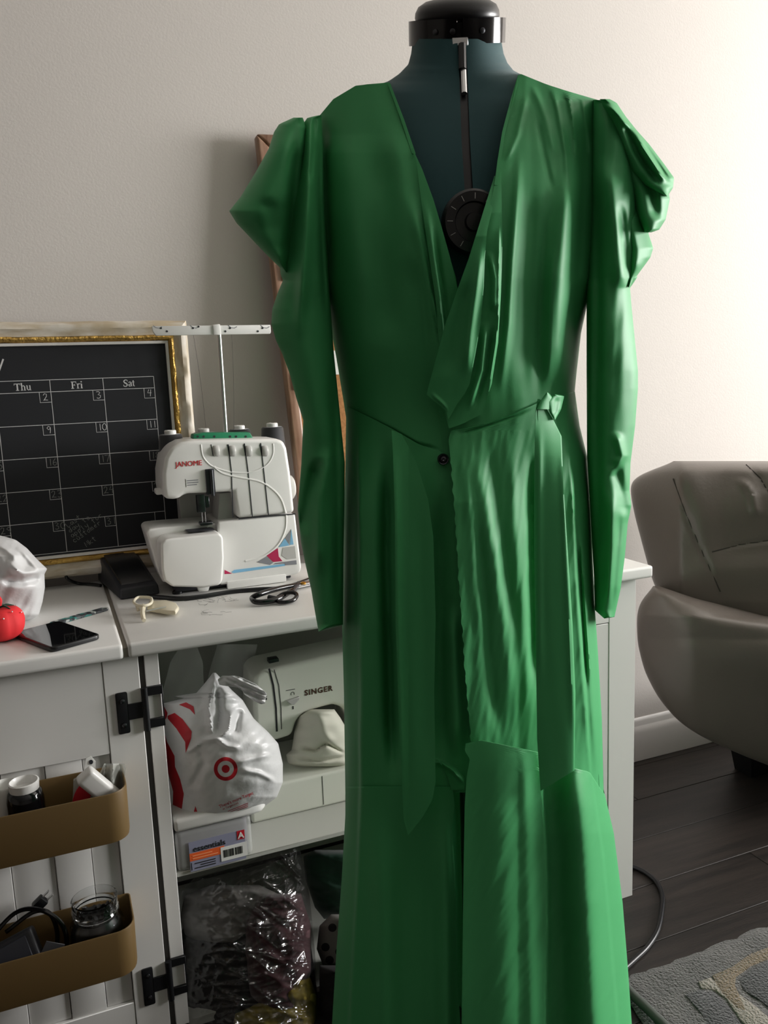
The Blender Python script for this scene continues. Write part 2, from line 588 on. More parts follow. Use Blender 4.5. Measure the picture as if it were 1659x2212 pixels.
# ------------------------------------------------------------------ the dress form and the dress
AX = 1.05                                               # distance of the form's axis
XC = lambda y: 1000 + 0.0224 * (y - 900)
tfront = soft_table([80, 120, 170, 250, 350, 480, 700, 900, 1100, 1400, 1700, 2212], [.052, .054, .062, .085, .108, .128, .108, .085, .095, .09, .08, .08], 24)
dfront = soft_table([150, 200, 250, 350, 480, 620, 800, 900, 1000, 1200, 1500, 1700, 1900, 2212], [.070, .084, .100, .124, .146, .142, .124, .116, .128, .146, .158, .165, .176, .195], 50)
form = thing('dress_form', 'dark teal adjustable dress form with black neck cap, wearing the green dress', 'dress form', (*dep(1029, 2200, AX)[:2], 0))
ax = dep(1000, 900, AX)[:2]
TL = [(892, 84), (888, 116), (882, 139), (863, 159), (840, 175), (770, 200), (725, 235), (708, 300), (722, 450), (752, 620), (775, 800), (780, 900), (752, 1080), (765, 1300), (790, 1420)]
TR = [(1082, 84), (1088, 116), (1096, 136), (1109, 152), (1124, 160), (1200, 200), (1255, 240), (1270, 310), (1258, 450), (1225, 640), (1212, 800), (1205, 900), (1245, 1080), (1240, 1300), (1220, 1420)]
tmid = [(997, 84), (1001, 160), (1006, 300), (1014, 430), (1020, 600), (1020, 1000), (1022, 1420)]
half = lambda y: (smoothcurve(TR, y) - smoothcurve(TL, y)) / 2
cen = lambda y: (smoothcurve(TR, y) + smoothcurve(TL, y)) / 2
def tdepth(X, Y):
    s = np.clip((X - cen(Y)) / half(Y), -1, 1)
    return AX - tfront(Y) * np.sqrt(np.clip(1 - np.abs(s) ** 2.3, 0, 1))
def tback(X, Y):
    s = np.clip((X - cen(Y)) / half(Y), -1, 1)
    return AX + 0.9 * tfront(Y) * np.sqrt(np.clip(1 - np.abs(s) ** 2.3, 0, 1))
def coscols(n):
    return n
def halfbody(name, Lp, Rp, df, m, parent):
    yy = np.arange(84, 1421, 4.0)
    l, r = smoothcurve(Lp, yy), smoothcurve(Rp, yy)
    t = np.linspace(0, 1, 40)
    s = t
    X = l[:, None] + (r - l)[:, None] * s
    Y = np.repeat(yy[:, None], 40, 1)
    return X, Y, dep(X, Y, df(X, Y))
def gridmesh(P, name, m, parent, label=None):
    ny, nx = P.shape[:2]
    idx = np.arange(nx * ny).reshape(ny, nx)
    b = MB()
    b.v = P.reshape(-1, 3).tolist()
    b.f = np.stack([idx[:-1, :-1], idx[1:, :-1], idx[1:, 1:], idx[:-1, 1:]], -1).reshape(-1, 4).tolist()
    return b.build(name, m, parent, label=label, angle=80)
gapL = [(x - 9, y) for x, y in tmid]
gapR = [(x + 9, y) for x, y in tmid]
def warp(Lp, Rp):                                       # columns crowd towards the outline where the body turns away
    yy = np.arange(84, 1421, 4.0)
    return yy, smoothcurve(Lp, yy), smoothcurve(Rp, yy)
yy, l, r = warp(TL, gapL)
s = 1 - np.cos(np.linspace(0, math.pi / 2, 36))
X = l[:, None] + (r - l)[:, None] * s
Yg = np.repeat(yy[:, None], 36, 1)
gridmesh(dep(X, Yg, tdepth(X, Yg)), 'torso_panel', M['teal'], form)
yy, l, r = warp(gapR, TR)
s = np.sin(np.linspace(0, math.pi / 2, 36))
X = l[:, None] + (r - l)[:, None] * s
gridmesh(dep(X, Yg, tdepth(X, Yg)), 'torso_panel', M['teal'], form)
yy, l, r = warp(TL, TR)
s = (1 - np.cos(np.linspace(0, math.pi, 60))) / 2
X = l[:, None] + (r - l)[:, None] * s
Yg = np.repeat(yy[:, None], 60, 1)
gridmesh(dep(X, Yg, tback(X, Yg)), 'torso_back', M['teal'], form)
yy, l, r = warp([(x - 12, y) for x, y in tmid], [(x + 12, y) for x, y in tmid])
s = np.linspace(0, 1, 6)
X = l[:, None] + (r - l)[:, None] * s
Yg = np.repeat(yy[:, None], 6, 1)
gridmesh(dep(X, Yg, tdepth(X, Yg) + .004), 'centre_channel', M['black'], form)
# slide latch under the collar
def fpt(px, py, lift):
    return dep(px, py, tdepth(np.array(float(px)), np.array(float(py))) - lift)
MB().tube([fpt(998, 96, .002), fpt(999, 150, .002)], .0045, 8, 1).build('slide_latch', M['black_gloss'], form)
MB().tube([fpt(1001, 152, .001), fpt(1003, 202, .001)], .0032, 8, 1).build('slide_rod', M['steel'], form)
# neck cap, collar and spindle: turned about the neck axis, which leans towards the front
nk = dep(987, 69, AX)
TILT = math.radians(20)
an = u0 * math.cos(TILT) - f0 * math.sin(TILT)
gn = f0 * math.cos(TILT) + u0 * math.sin(TILT)
pxm = AX / FPX
zc = lambda y: (69 - y) * pxm * 1.04
rc = 96.5 * pxm
z0_, z1_ = zc(90), zc(49)
def npt(a, rr_, h):
    return nk + (r0 * math.cos(a) + gn * math.sin(a)) * rr_ + an * h
for a0, a1 in ((0.06, 1.50), (1.64, 3.10), (3.18, 4.64), (4.76, 6.22)):   # four black collar plates with gaps between
    n = 14
    vs_, fs = [], []
    for i in range(n + 1):
        a = a0 + (a1 - a0) * i / n - 0.03
        for rr_, z in ((rc, z0_), (rc, z1_), (rc - .006, z1_), (rc - .006, z0_)):
            vs_.append(npt(a, rr_, z))
    for i in range(n):
        for k in range(4):
            fs.append((i * 4 + k, i * 4 + (k + 1) % 4, i * 4 + 4 + (k + 1) % 4, i * 4 + 4 + k))
    fs += [(0, 1, 2, 3), tuple(n * 4 + k for k in (3, 2, 1, 0))]
    MB().add(vs_, fs).build('collar_plate', M['black_gloss'], form)
MB().lathe([(rc - .012, z0_ - .006), (rc - .008, z0_ + .002), (rc - .008, z1_ - .004), (.03, z1_ - .003), (0, z1_ - .003)], nk, an, n=40).build('collar_core', M['black'], form)
for a in (-1.15, -2.1, -1.75):
    dr = r0 * math.cos(a) + gn * math.sin(a)
    MB().lathe([(.0032, -.001), (.0032, .001), (.0015, .0015), (0, .0015)], npt(a, rc + .0005, (z0_ + z1_) / 2), dr, 12).build('screw', M['dark_steel'], form)
MB().box((-.018, -.003, -.004), (.0, .001, .005), .0008, 1,
         Matrix.Translation(Vector(npt(-1.45, rc + .001, zc(88)))) @ Matrix.Rotation(-YAW, 4, 'Z')).build('collar_clip', M['steel'], form)
zt = [zc(y) for y in (50, 44, 36, 26, 18, 14)]
rr = [82, 84, 83, 77, 62, 40]
MB().lathe([(q * pxm, z) for q, z in zip(rr, zt)] + [(0, zc(14))], nk, an, n=40).build('neck_cap', M['black'], form)
MB().lathe([(21 * pxm, zc(18)), (21 * pxm, zc(4)), (18 * pxm, zc(3)), (0, zc(3))], nk, an, n=24).build('cap_knob', M['black'], form)
# adjusting dial on the chest
dc = dep(1022, 481, AX - .128 - .004)
dn = (r0 * 0.10 - f0 * 0.97 - np.array([0, 0, 0.02]))
rd = 66 * (AX - .13) / FPX
MB().lathe([(rd, -.004), (rd, .004), (rd * .92, .007), (rd * .62, .007), (rd * .58, .004), (rd * .3, .004), (rd * .26, .008), (0, .008)], dc, dn, 40).build('dial', M['black'], form)
dial = form.children[-1]
q3 = Vector((0, 0, 1)).rotation_difference(Vector(dn)).to_matrix()
for k in range(12):
    a = k * math.pi / 6 + .2
    c_ = Vector(dc) + q3 @ Vector((math.cos(a), math.sin(a), 0)) * rd * .77 + Vector(dn) * .0071
    d_ = q3 @ Vector((math.cos(a), math.sin(a), 0))
    MB().tube([c_ - d_ * .003, c_ + d_ * .003], .0004, 4, 1).build('dial_mark', M['serger_grey'], dial)
# stand below the skirt
ft = np.array([*ax, 0])
MB().lathe([(.016, .10), (.016, 1.0)], ft, n=16).build('pole', M['dark_steel'], form)
for k in range(4):
    d_ = r0 * math.cos(k * math.pi / 2 + .12) + f0 * math.sin(k * math.pi / 2 + .12)
    MB().tube([ft + [0, 0, .13], ft + d_ * .12 + [0, 0, .10], ft + d_ * .30 + [0, 0, .03], ft + d_ * .32 + [0, 0, .0125]], .012, 10).build('leg', M['charcoal'], form)
pins = []
for i, (px, lean) in enumerate(((962, -.004), (966, -.002), (984, .001), (997, .0), (1019, .003), (1026, .009))):
    b0 = dep(px, 17, AX - .018 + .006 * (i % 3))
    t0 = b0 + np.array([lean, 0, .022 + .003 * (i % 2)])
    p = MB().tube([b0 - [0, 0, .004], t0], .00045, 5, 1).lathe([(0, -.001), (.0009, -.0006), (.0011, 0), (.0009, .0006), (0, .001)], t0, n=8) \
        .build('straight_pin', M['steel'], None)
    meta(p, ('first', 'second', 'third', 'fourth', 'fifth', 'sixth')[i] + ' steel pin from the left stuck upright in the black neck cap', 'pin', 'straight pins in the neck cap')

dress = thing('dress', 'long green satin wrap dress with puffed sleeves hanging on the dress form', 'dress', (*dep(1029, 2200, AX - .02)[:2], 0))
SL = [(840, 178), (770, 184), (720, 214), (690, 250), (672, 330), (676, 450), (692, 600), (711, 690), (726, 770), (741, 860), (748, 905), (746, 1000), (742, 1150), (739, 1350),
      (743, 1500), (746, 1700), (746, 1760), (738, 1900), (727, 2050), (716, 2230), (704, 2420)]
SR = [(1125, 160), (1180, 182), (1230, 198), (1292, 216), (1302, 330), (1300, 450), (1286, 600), (1268, 660), (1255, 720), (1246, 800), (1241, 850), (1252, 920), (1268, 985), (1276, 1100),
      (1284, 1300), (1291, 1400), (1300, 1550), (1304, 1705), (1306, 1714), (1326, 1800), (1345, 1950), (1357, 2100), (1366, 2230), (1378, 2420)]
SLs = soft_table(*np.array(sorted((y, x) for x, y in SL)).T, 22)
SRs = soft_table(*np.array(sorted((y, x) for x, y in SR)).T, 22)
def span(y):
    return np.minimum(SLs(y), smoothcurve(SL, y)), np.maximum(SRs(y), smoothcurve(SR, y))
def dbase(X, Y, lift=0.0):
    l, r = span(np.maximum(Y, 290))
    c, h = (l + r) / 2, (r - l) / 2
    s = np.clip((X - c) / h, -1, 1)
    return AX - (dfront(Y) + lift) * np.clip(1 - np.abs(s) ** 2.2, 0, 1) ** 0.5
def dback(X, Y):
    l, r = span(np.maximum(Y, 290))
    s = np.clip((X - (l + r) / 2) / ((r - l) / 2), -1, 1)
    return AX + 0.85 * dfront(Y) * np.clip(1 - np.abs(s) ** 2.2, 0, 1) ** 0.5
def lifted(lift, also=None):
    return lambda X, Y: dbase(X, Y) - lift
cloth = M['satin']
def back(name, y0, y1):
    yy = np.arange(y0, y1 + .1, 5.0)
    l, r = smoothcurve(SL, yy), smoothcurve(SR, yy)
    s = (1 - np.cos(np.linspace(0, math.pi, 90))) / 2
    X = l[:, None] + (r - l)[:, None] * s
    Y = np.repeat(yy[:, None], 90, 1)
    D = dback(X, Y) + .006 * np.sin(s * 55)[None] * np.clip((Y - 950) / 400, 0, 1)
    gridmesh(dep(X, Y, D), name, cloth, dress)
back('bodice_back', 180, 905)
for Q, n_ in ((SL, 40), (SR, 40), (SL, 300), (SR, 300)):     # shoulder and side seams, front to back
    yq = np.linspace(Q[0][1], Q[4][1], 40) if n_ == 40 else np.linspace(Q[4][1], 2420, 300)
    xq = smoothcurve(Q, yq)
    k_ = np.linspace(0, 1, 10)[None]
    D = dbase(xq, yq)[:, None] * (1 - k_) + dback(xq, yq)[:, None] * k_
    gridmesh(dep(np.repeat(xq[:, None], 10, 1), np.repeat(yq[:, None], 10, 1), D), 'shoulder_seam' if n_ == 40 else 'side_seam', cloth, dress)
back('skirt_back', 900, 2420)
def front(name, Lp, Rp, lift, folds=(), extra=None, dy=4.0, thick=.0008, m=None, nx=None, y0=None, y1=None, d=None, label=None):
    return sheet(name, m or cloth, dress, Lp, Rp, d or lifted(lift), folds, extra, nx, dy, thick, y0, y1, label=label)

# --- bodice, viewer's left
BLr = [(841, 177), (872, 262), (897, 335), (930, 420), (955, 500), (985, 600), (1000, 700), (1000, 965)]
front('bodice_front', SL[:11] + [(748, 908), (770, 930), (850, 960), (960, 1000)], BLr + [(1000, 1000)], .002, [
    ([(880, 400), (915, 540), (945, 720), (962, 880)], 16, .010, 'g'),
    ([(905, 440), (935, 600), (955, 760)], 7, -.008, 'g'),
    ([(850, 260), (868, 420), (900, 620)], 22, .006, 'g'),
    ([(740, 260), (755, 420), (775, 640), (800, 860)], 34, .010, 'g'),
    ([(820, 300), (825, 500), (840, 760)], 30, -.008, 'g'),
    ([(700, 250), (705, 420), (716, 620)], 9, -.010, 'g'),
    ([(925, 600), (960, 760), (970, 900)], 8, .008, 'r'),
    ([(752, 882), (800, 906), (850, 930), (905, 962), (960, 972)], 4, -.004, 'h')],
    lambda X, Y: .0012 * wrinkle(X, Y, 40, 200, 3), dy=4)
front('lapel', [(888, 318), (900, 350), (908, 420), (922, 520), (940, 640), (950, 760), (958, 880)],
      [(890, 318), (912, 365), (936, 430), (954, 490), (972, 555), (992, 640), (1000, 760), (1000, 880)], .010, [
    ([(915, 420), (935, 540), (958, 700), (965, 840)], 9, .006, 'g'),
    ([(935, 480), (958, 640), (975, 840)], 6, -.006, 'g')], thick=.0008, dy=3)
# --- bodice, viewer's right
BRl = [(1124, 160), (1110, 210), (1091, 280), (1081, 345), (1074, 420), (1066, 500), (1050, 600), (1042, 700), (1030, 800), (1005, 880), (980, 915), (974, 935)]
seamR = [(975, 935), (1040, 917), (1100, 896), (1155, 876), (1190, 853), (1245, 846)]
wv = None
front('bodice_front', BRl, [(1126, 160)] + SR[1:11] + [(1244, 862), (1150, 885), (1060, 915), (976, 935)], .006, [
    ([(1232, 330), (1225, 420), (1218, 520), (1208, 660), (1200, 860)], 24, .020, 'g'),
    ([(1182, 420), (1172, 560), (1164, 720), (1165, 880)], 10, -.005, 'g'),
    ([(1196, 520), (1190, 640), (1184, 840)], 8, .003, 'g'),
    ([(1124, 320), (1116, 430), (1106, 560), (1098, 700), (1080, 860)], 9, .007, 'g'),
    ([(1146, 380), (1146, 600), (1130, 860)], 20, -.007, 'g'),
    ([(1262, 260), (1255, 450), (1240, 640), (1232, 830)], 14, -.010, 'g'),
    ([(1190, 176), (1205, 240), (1222, 330), (1226, 400)], 5, .004, 'g'),
    ([(1224, 190), (1238, 260), (1246, 360)], 4, .005, 'g'),
    ([(1255, 205), (1270, 280), (1278, 350)], 4, .004, 'g'),
    ([(1150, 180), (1180, 260), (1200, 340)], 8, .003, 'g'),
    ([(1138, 200), (1118, 290), (1092, 350)], 6, .005, 'g'),
    ([(1160, 250), (1175, 330), (1195, 420)], 6, -.003, 'g')],
    lambda X, Y: .0013 * wrinkle(X, Y, 26, 260, 5, -.05) + .0004 * wrinkle(X, Y, 10, 160, 6, -.04), dy=3.5)
# hanging folds of the collar on that side, one over the other
front('lapel', [(1078, 350), (1064, 420), (1038, 500), (1018, 570), (1000, 630), (975, 720), (955, 800), (950, 850), (960, 890), (970, 925)],
      [(1082, 350), (1084, 460), (1085, 540), (1082, 640), (1076, 740), (1062, 830), (1040, 895), (1000, 915), (972, 925)], .018, [
    ([(1058, 540), (1068, 600), (1066, 680)], 7, .005, 'g'),
    ([(1078, 480), (1076, 700), (1052, 870)], 8, .006, 'l'),
    ([(1050, 690), (1040, 800), (1010, 890)], 8, .007, 'g'),
    ([(1064, 700), (1050, 800), (1022, 890)], 6, -.005, 'g')],
    lambda X, Y: .0006 * wrinkle(X, Y, 16, 90, 9, .2) - .014 * np.clip(1 - (Y - 350) / 110, 0, 1), dy=2.5, thick=.0012)
front('lapel', [(1068, 380), (1040, 470), (1012, 560), (990, 620), (962, 700), (938, 790), (921, 852), (945, 872), (964, 888), (968, 905)],
      [(1078, 380), (1066, 440), (1052, 500), (1047, 560), (1045, 620), (1038, 700), (1026, 770), (1014, 830), (1004, 850), (988, 872), (969, 905)], .028, [
    ([(1040, 520), (1028, 620), (1014, 720), (1006, 820)], 10, .006, 'g'),
    ([(1010, 600), (988, 700), (962, 820)], 20, -.004, 'g'),
    ([(930, 850), (950, 866), (970, 885)], 5, .003, 'h')],
    lambda X, Y: .0006 * wrinkle(X, Y, 24, 90, 8, .3) - .024 * np.clip(1 - (Y - 380) / 130, 0, 1), dy=2.5, thick=.0012)
front('neck_band', [(1119, 162), (1104, 212), (1085, 284), (1075, 345), (1068, 400)], [(1126, 162), (1111, 212), (1092, 284), (1082, 345), (1075, 400)], .011, dy=3, thick=.0015)
front('neck_band', [(837, 180), (866, 258), (890, 332)], [(843, 180), (873, 258), (898, 332)], .005, dy=3, thick=.0015)

# --- skirt, viewer's left, and its flounce
front('skirt_front', [(748, 878), (746, 1000), (742, 1150), (739, 1350), (743, 1500), (746, 1712)],
      [(749, 878), (800, 902), (850, 928), (905, 960), (960, 978), (985, 990), (995, 1150), (1010, 1300), (1022, 1500), (1030, 1712)], .006, [
    ([(774, 900), (779, 1150), (779, 1400), (781, 1710), (781, 1900)], 40, .024, 'r'),
    ([(838, 940), (836, 1200), (843, 1480), (850, 1710)], 15, -.028, 'g'),
    ([(950, 1040), (952, 1250), (957, 1500), (962, 1700)], 24, -.016, 'g'),
    ([(975, 1300), (980, 1450), (985, 1640)], 14, .014, 'g'),
    ([(760, 1000), (756, 1300), (760, 1600)], 9, -.006, 'g'),
    ([(900, 1700), (945, 1645), (1000, 1680)], 5, .004, 'h')],
    lambda X, Y: .0012 * wrinkle(X, Y, 26, 260, 11))
front('flounce', [(747, 1700), (746, 1760), (738, 1900), (727, 2050), (716, 2230), (704, 2420)],
      [(977, 1690), (982, 1740), (976, 1790), (983, 1880), (985, 1980), (987, 2100), (996, 2230), (1004, 2420)], .009, [
    ([(781, 1400), (780, 1700), (777, 1800), (768, 2000), (756, 2228), (740, 2800)], 55, .028, 'r'),
    ([(858, 1720), (880, 1850), (905, 2700)], 34, -.014, 'g'),
    ([(955, 1690), (962, 1900), (965, 2700)], 16, .010, 'g'),
    ([(925, 1760), (932, 1960), (940, 2700)], 26, -.012, 'g'),
    ([(820, 1720), (830, 1950), (835, 2700)], 26, .010, 'g')],
    lambda X, Y: .0015 * wrinkle(X, Y, 40, 320, 12))
front('flounce', [(925, 1640), (950, 1640), (968, 1680), (975, 1706)], [(935, 1640), (985, 1660), (1003, 1680), (1004, 1706)], .010,
      [([(940, 1640), (975, 1662), (1002, 1690)], 5, .006, 'h')], dy=3)
# --- skirt front panel lapped over from the viewer's right
raw = lambda Y: 1.6 * np.sin(Y / 7.0) + 1.1 * np.sin(Y / 3.1 + 1)
SFl = [(975, 925), (969, 950), (974, 1000), (979, 1060), (985, 1150), (991, 1250), (998, 1350), (1004, 1440), (1012, 1540), (1017, 1585), (1004, 1606), (1006, 1625), (1018, 1640)]
SFl2 = []
for yq in np.arange(925, 1641, 4.0):
    SFl2.append((float(smoothcurve(SFl, yq)) + (1.3 * math.sin(yq / 5.0) + random.uniform(-1, 1)) * (yq > 985), yq))
front('skirt_front', [(1240, 846), (1190, 858), (1100, 898), (1040, 917), (975, 930)] + [q for q in SFl2[2:] if q[1] < 1590] + [(1020, 1610), (1040, 1625), (1100, 1636), (1165, 1652), (1240, 1690), (1296, 1716)],
      [(1242, 846), (1252, 920), (1268, 985), (1276, 1100), (1284, 1300), (1291, 1400), (1300, 1550), (1304, 1716)], .010, [
    ([(992, 950), (1005, 1020), (1025, 1200), (1040, 1400)], 12, .004, 'g'),
    ([(1010, 935), (1045, 1080), (1090, 1350), (1110, 1580)], 18, .006, 'g'),
    ([(1050, 920), (1075, 1100), (1115, 1400)], 12, -.004, 'g'),
    ([(1100, 900), (1110, 1100), (1130, 1350), (1140, 1600)], 16, .005, 'g'),
    ([(1030, 1100), (1050, 1350), (1075, 1600)], 12, -.006, 'g'),
    ([(1146, 960), (1150, 1200), (1156, 1500)], 10, -.012, 'g'),
    ([(1222, 900), (1236, 1050), (1248, 1300), (1262, 1500), (1276, 1710)], 22, .020, 'l'),
    ([(1252, 1080), (1262, 1250), (1278, 1500), (1292, 1700)], 8, .010, 'g'),
    ([(1246, 1150), (1258, 1330), (1268, 1500)], 5, -.008, 'g'),
    ([(985, 940), (1045, 922), (1100, 902), (1150, 884)], 3, -.004, 'h')],
    lambda X, Y: .0010 * wrinkle(X, Y, 12, 200, 14, .06) + .0006 * wrinkle(X, Y, 7, 60, 15, .15) + .020 * np.clip((1120 - X) / 130, 0, 1) * np.clip((Y - 925) / 160, 0, 1), dy=3.5, thick=.001)
# --- lower flounce of that panel: deep cones
front('flounce', [(1034, 1600), (1006, 1607), (1004, 1622), (1015, 1640), (1008, 1680), (1004, 1740), (1002, 1850), (1000, 2000), (997, 2230), (996, 2420)],
      [(1042, 1600), (1100, 1612), (1165, 1626), (1240, 1660), (1274, 1668), (1300, 1708), (1306, 1714), (1326, 1800), (1345, 1950), (1357, 2100), (1366, 2230), (1378, 2420)], .018, [
    ([(1085, 1400), (1095, 1850), (1100, 2228), (1100, 2700)], 60, .016, 'g'),
    ([(1164, 1380), (1172, 1720), (1180, 1850), (1182, 2000), (1178, 2228), (1190, 2700)], 90, .020, 'l'),
    ([(1190, 1380), (1206, 1850), (1212, 2228), (1216, 2700)], 26, -.006, 'g'),
    ([(1240, 1480), (1252, 1640), (1270, 1850), (1290, 2228), (1310, 2700)], 52, .058, 'g'),
    ([(1268, 1480), (1277, 1690), (1301, 1850), (1334, 2228), (1360, 2700)], 40, .012, 'l'),
    ([(1120, 1500), (1140, 1800), (1150, 2228), (1150, 2700)], 16, .004, 'g')],
    lambda X, Y: (.0006 * wrinkle(X, Y, 20, 160, 17, .35) + .0005 * wrinkle(X, Y, 9, 90, 18, .5)) * np.clip((Y - 1600) / 150, .2, 1) + .026 * np.clip((1120 - X) / 120, 0, 1), dy=3.5, thick=.001)
# --- two hanging sash ends
front('sash_end', [(846, 930), (849, 980), (853, 1120), (855, 1350), (862, 1560), (872, 1770), (881, 1804)],
      [(847, 930), (868, 938), (900, 1000), (925, 1080), (936, 1160), (941, 1330), (938, 1500), (941, 1690), (935, 1725), (915, 1762), (882, 1804)], .040, [
    ([(855, 960), (860, 1300), (872, 1760)], 8, .006, 'g'),
    ([(905, 1040), (915, 1350), (920, 1700)], 20, -.004, 'g')],
    lambda X, Y: .0008 * wrinkle(X, Y, 30, 260, 19) + .014 * np.clip((885 - X) / 40, 0, 1) ** 1.5, thick=.0016)
front('sash_end', [(1162, 862), (1157, 890), (1155, 1000), (1155, 1200), (1158, 1400), (1161, 1600), (1168, 1708)],
      [(1166, 862), (1182, 885), (1198, 912), (1213, 942), (1217, 1050), (1227, 1200), (1237, 1350), (1243, 1500), (1241, 1664), (1169, 1708)], .048, [
    ([(1166, 900), (1164, 1200), (1168, 1500)], 7, .004, 'g'),
    ([(1212, 960), (1220, 1150), (1232, 1400), (1238, 1600)], 6, .004, 'g')],
    lambda X, Y: .0008 * wrinkle(X, Y, 30, 260, 20) + .044 * np.clip((X - 1155) / 85, 0, 1) * (1 - np.exp(-((Y - 862) / 130.0) ** 2)), thick=.0016)
kd = lifted(.050)
pillow('sash_knot', cloth, dress, [(1180, 848), (1166, 868), (1159, 884)], [(1184, 848), (1196, 860), (1190, 884)], kd, .006, .006, dy=2, nx=20)
pillow('sash_knot', cloth, dress, [(1196, 852), (1180, 868), (1188, 892), (1197, 906)], [(1200, 852), (1219, 855), (1212, 884), (1200, 906)], kd, .007, .006,
       [([(1204, 856), (1198, 900)], 5, -.003, 'g')], dy=2, nx=20)
bt = dep(957, 992, float(dbase(np.array(957.), np.array(992.))) - .012)
bn = -f0 * .95 + r0 * .1
MB().lathe([(.0062, -.002), (.0066, .001), (.0055, .003), (.004, .002), (.0034, .0035), (.0015, .004), (0, .003)], bt, bn, 24).build('button', M['dark_steel'], dress, label='dark metal button')

# --- sleeves
LSl = [(690, 256), (672, 257), (650, 252), (602, 268), (592, 285), (580, 322), (552, 372), (520, 425), (496, 456), (512, 482), (534, 505), (566, 540), (597, 570), (597, 590), (611, 606),
       (600, 632), (588, 668), (586, 700), (596, 735), (610, 765), (625, 805), (640, 860), (655, 908), (651, 1000), (643, 1100), (650, 1170), (660, 1220), (672, 1272), (680, 1320), (688, 1364)]
LSl = [p for p in LSl if p[1] >= 256] 
LSr = [(691, 250), (696, 300), (700, 450), (708, 600), (720, 760), (734, 900), (745, 1000), (744, 1100), (742, 1200), (741, 1352), (700, 1364)]
pillow('sleeve', cloth, dress, [(688, 249), (664, 254), (640, 290), (622, 400), (612, 500), (604, 570), (606, 592), (611, 606), (600, 632), (588, 668), (586, 700), (596, 735), (610, 765), (625, 805), (640, 860),
        (655, 908), (651, 1000), (643, 1100), (650, 1170), (660, 1220), (672, 1272), (680, 1320), (688, 1364)], [(694, 249), (697, 300), (702, 450), (710, 600), (721, 760), (735, 900), (745, 1000), (744, 1100), (742, 1200), (741, 1350), (690, 1364)],
       AX - .055, soft_table([250, 300, 450, 600, 900, 1100, 1360], [.012, .035, .055, .05, .045, .045, .035], 24),
       soft_table([250, 450, 1360], [.012, .05, .03], 24), [
    ([(652, 220), (648, 330), (636, 440), (620, 620)], 20, -.014, 'g'),
    ([(670, 200), (668, 360), (660, 500), (645, 740)], 12, .018, 'g'),
    ([(679, 240), (677, 320), (670, 400)], 6, -.007, 'g'),
    ([(688, 270), (690, 420), (696, 560), (706, 700)], 7, -.012, 'g'),
        ([(690, 985), (668, 1070), (650, 1160)], 16, -.020, 'g'),
    ([(712, 960), (690, 1080), (690, 1250)], 14, .014, 'g'),
    ([(640, 640), (660, 900), (668, 980)], 40, .008, 'g'),
    ([(716, 760), (726, 950), (728, 1150), (728, 1340)], 10, -.012, 'g')],
    lambda X, Y: .0015 * wrinkle(X, Y, 40, 150, 21), nx=64, dy=3)
pillow('sleeve_puff', cloth, dress, [(634, 254), (603, 268), (592, 285), (580, 322), (552, 372), (520, 425), (495, 456), (511, 482), (533, 505), (566, 540), (597, 571), (616, 588)],
       [(654, 254), (662, 275), (660, 330), (652, 420), (640, 500), (630, 560), (620, 588)], AX - .060,
       soft_table([254, 300, 440, 540, 588], [.030, .052, .060, .056, .040], 24), .04, [
    ([(640, 262), (634, 400), (622, 560), (615, 700)], 12, -.014, 'g'), ([(600, 280), (575, 400), (560, 500)], 34, .008, 'g'), ([(570, 420), (600, 500), (615, 560)], 22, -.006, 'g')],
    lambda X, Y: .001 * wrinkle(X, Y, 60, 100, 22), nx=60, dy=3, power=.42)
pillow('sleeve', cloth, dress, [(1282, 216), (1279, 300), (1276, 450), (1267, 620), (1267, 800), (1268, 985), (1275, 1100), (1283, 1250), (1285, 1318), (1305, 1336)],
       [(1300, 214), (1330, 222), (1350, 250), (1370, 300), (1378, 360), (1380, 450), (1376, 600), (1361, 622), (1364, 660), (1370, 720), (1378, 800), (1378, 840), (1372, 920), (1362, 1000), (1360, 1060), (1364, 1092),
        (1356, 1130), (1350, 1200), (1341, 1270), (1327, 1334), (1306, 1336)],
       AX - .035, soft_table([214, 260, 400, 600, 900, 1100, 1336], [.020, .045, .060, .048, .045, .042, .034], 24),
       soft_table([214, 450, 1336], [.012, .05, .03], 24), [
    ([(1300, 330), (1330, 480), (1345, 640)], 24, .012, 'g'),
    ([(1340, 430), (1352, 540), (1362, 640)], 9, -.010, 'g'),
    ([(1330, 930), (1345, 985), (1320, 1030)], 10, .010, 'g'),
    ([(1326, 990), (1345, 1070), (1352, 1120)], 12, -.010, 'g'),
    ([(1318, 1050), (1325, 1180), (1318, 1320)], 14, .010, 'g'),
    ([(1340, 1100), (1332, 1200), (1322, 1320)], 7, -.006, 'g'),
    ([(1284, 330), (1292, 500), (1290, 900), (1296, 1300)], 12, -.008, 'g')],
    lambda X, Y: .0014 * wrinkle(X, Y, 16, 70, 23, .15), nx=60, dy=3)
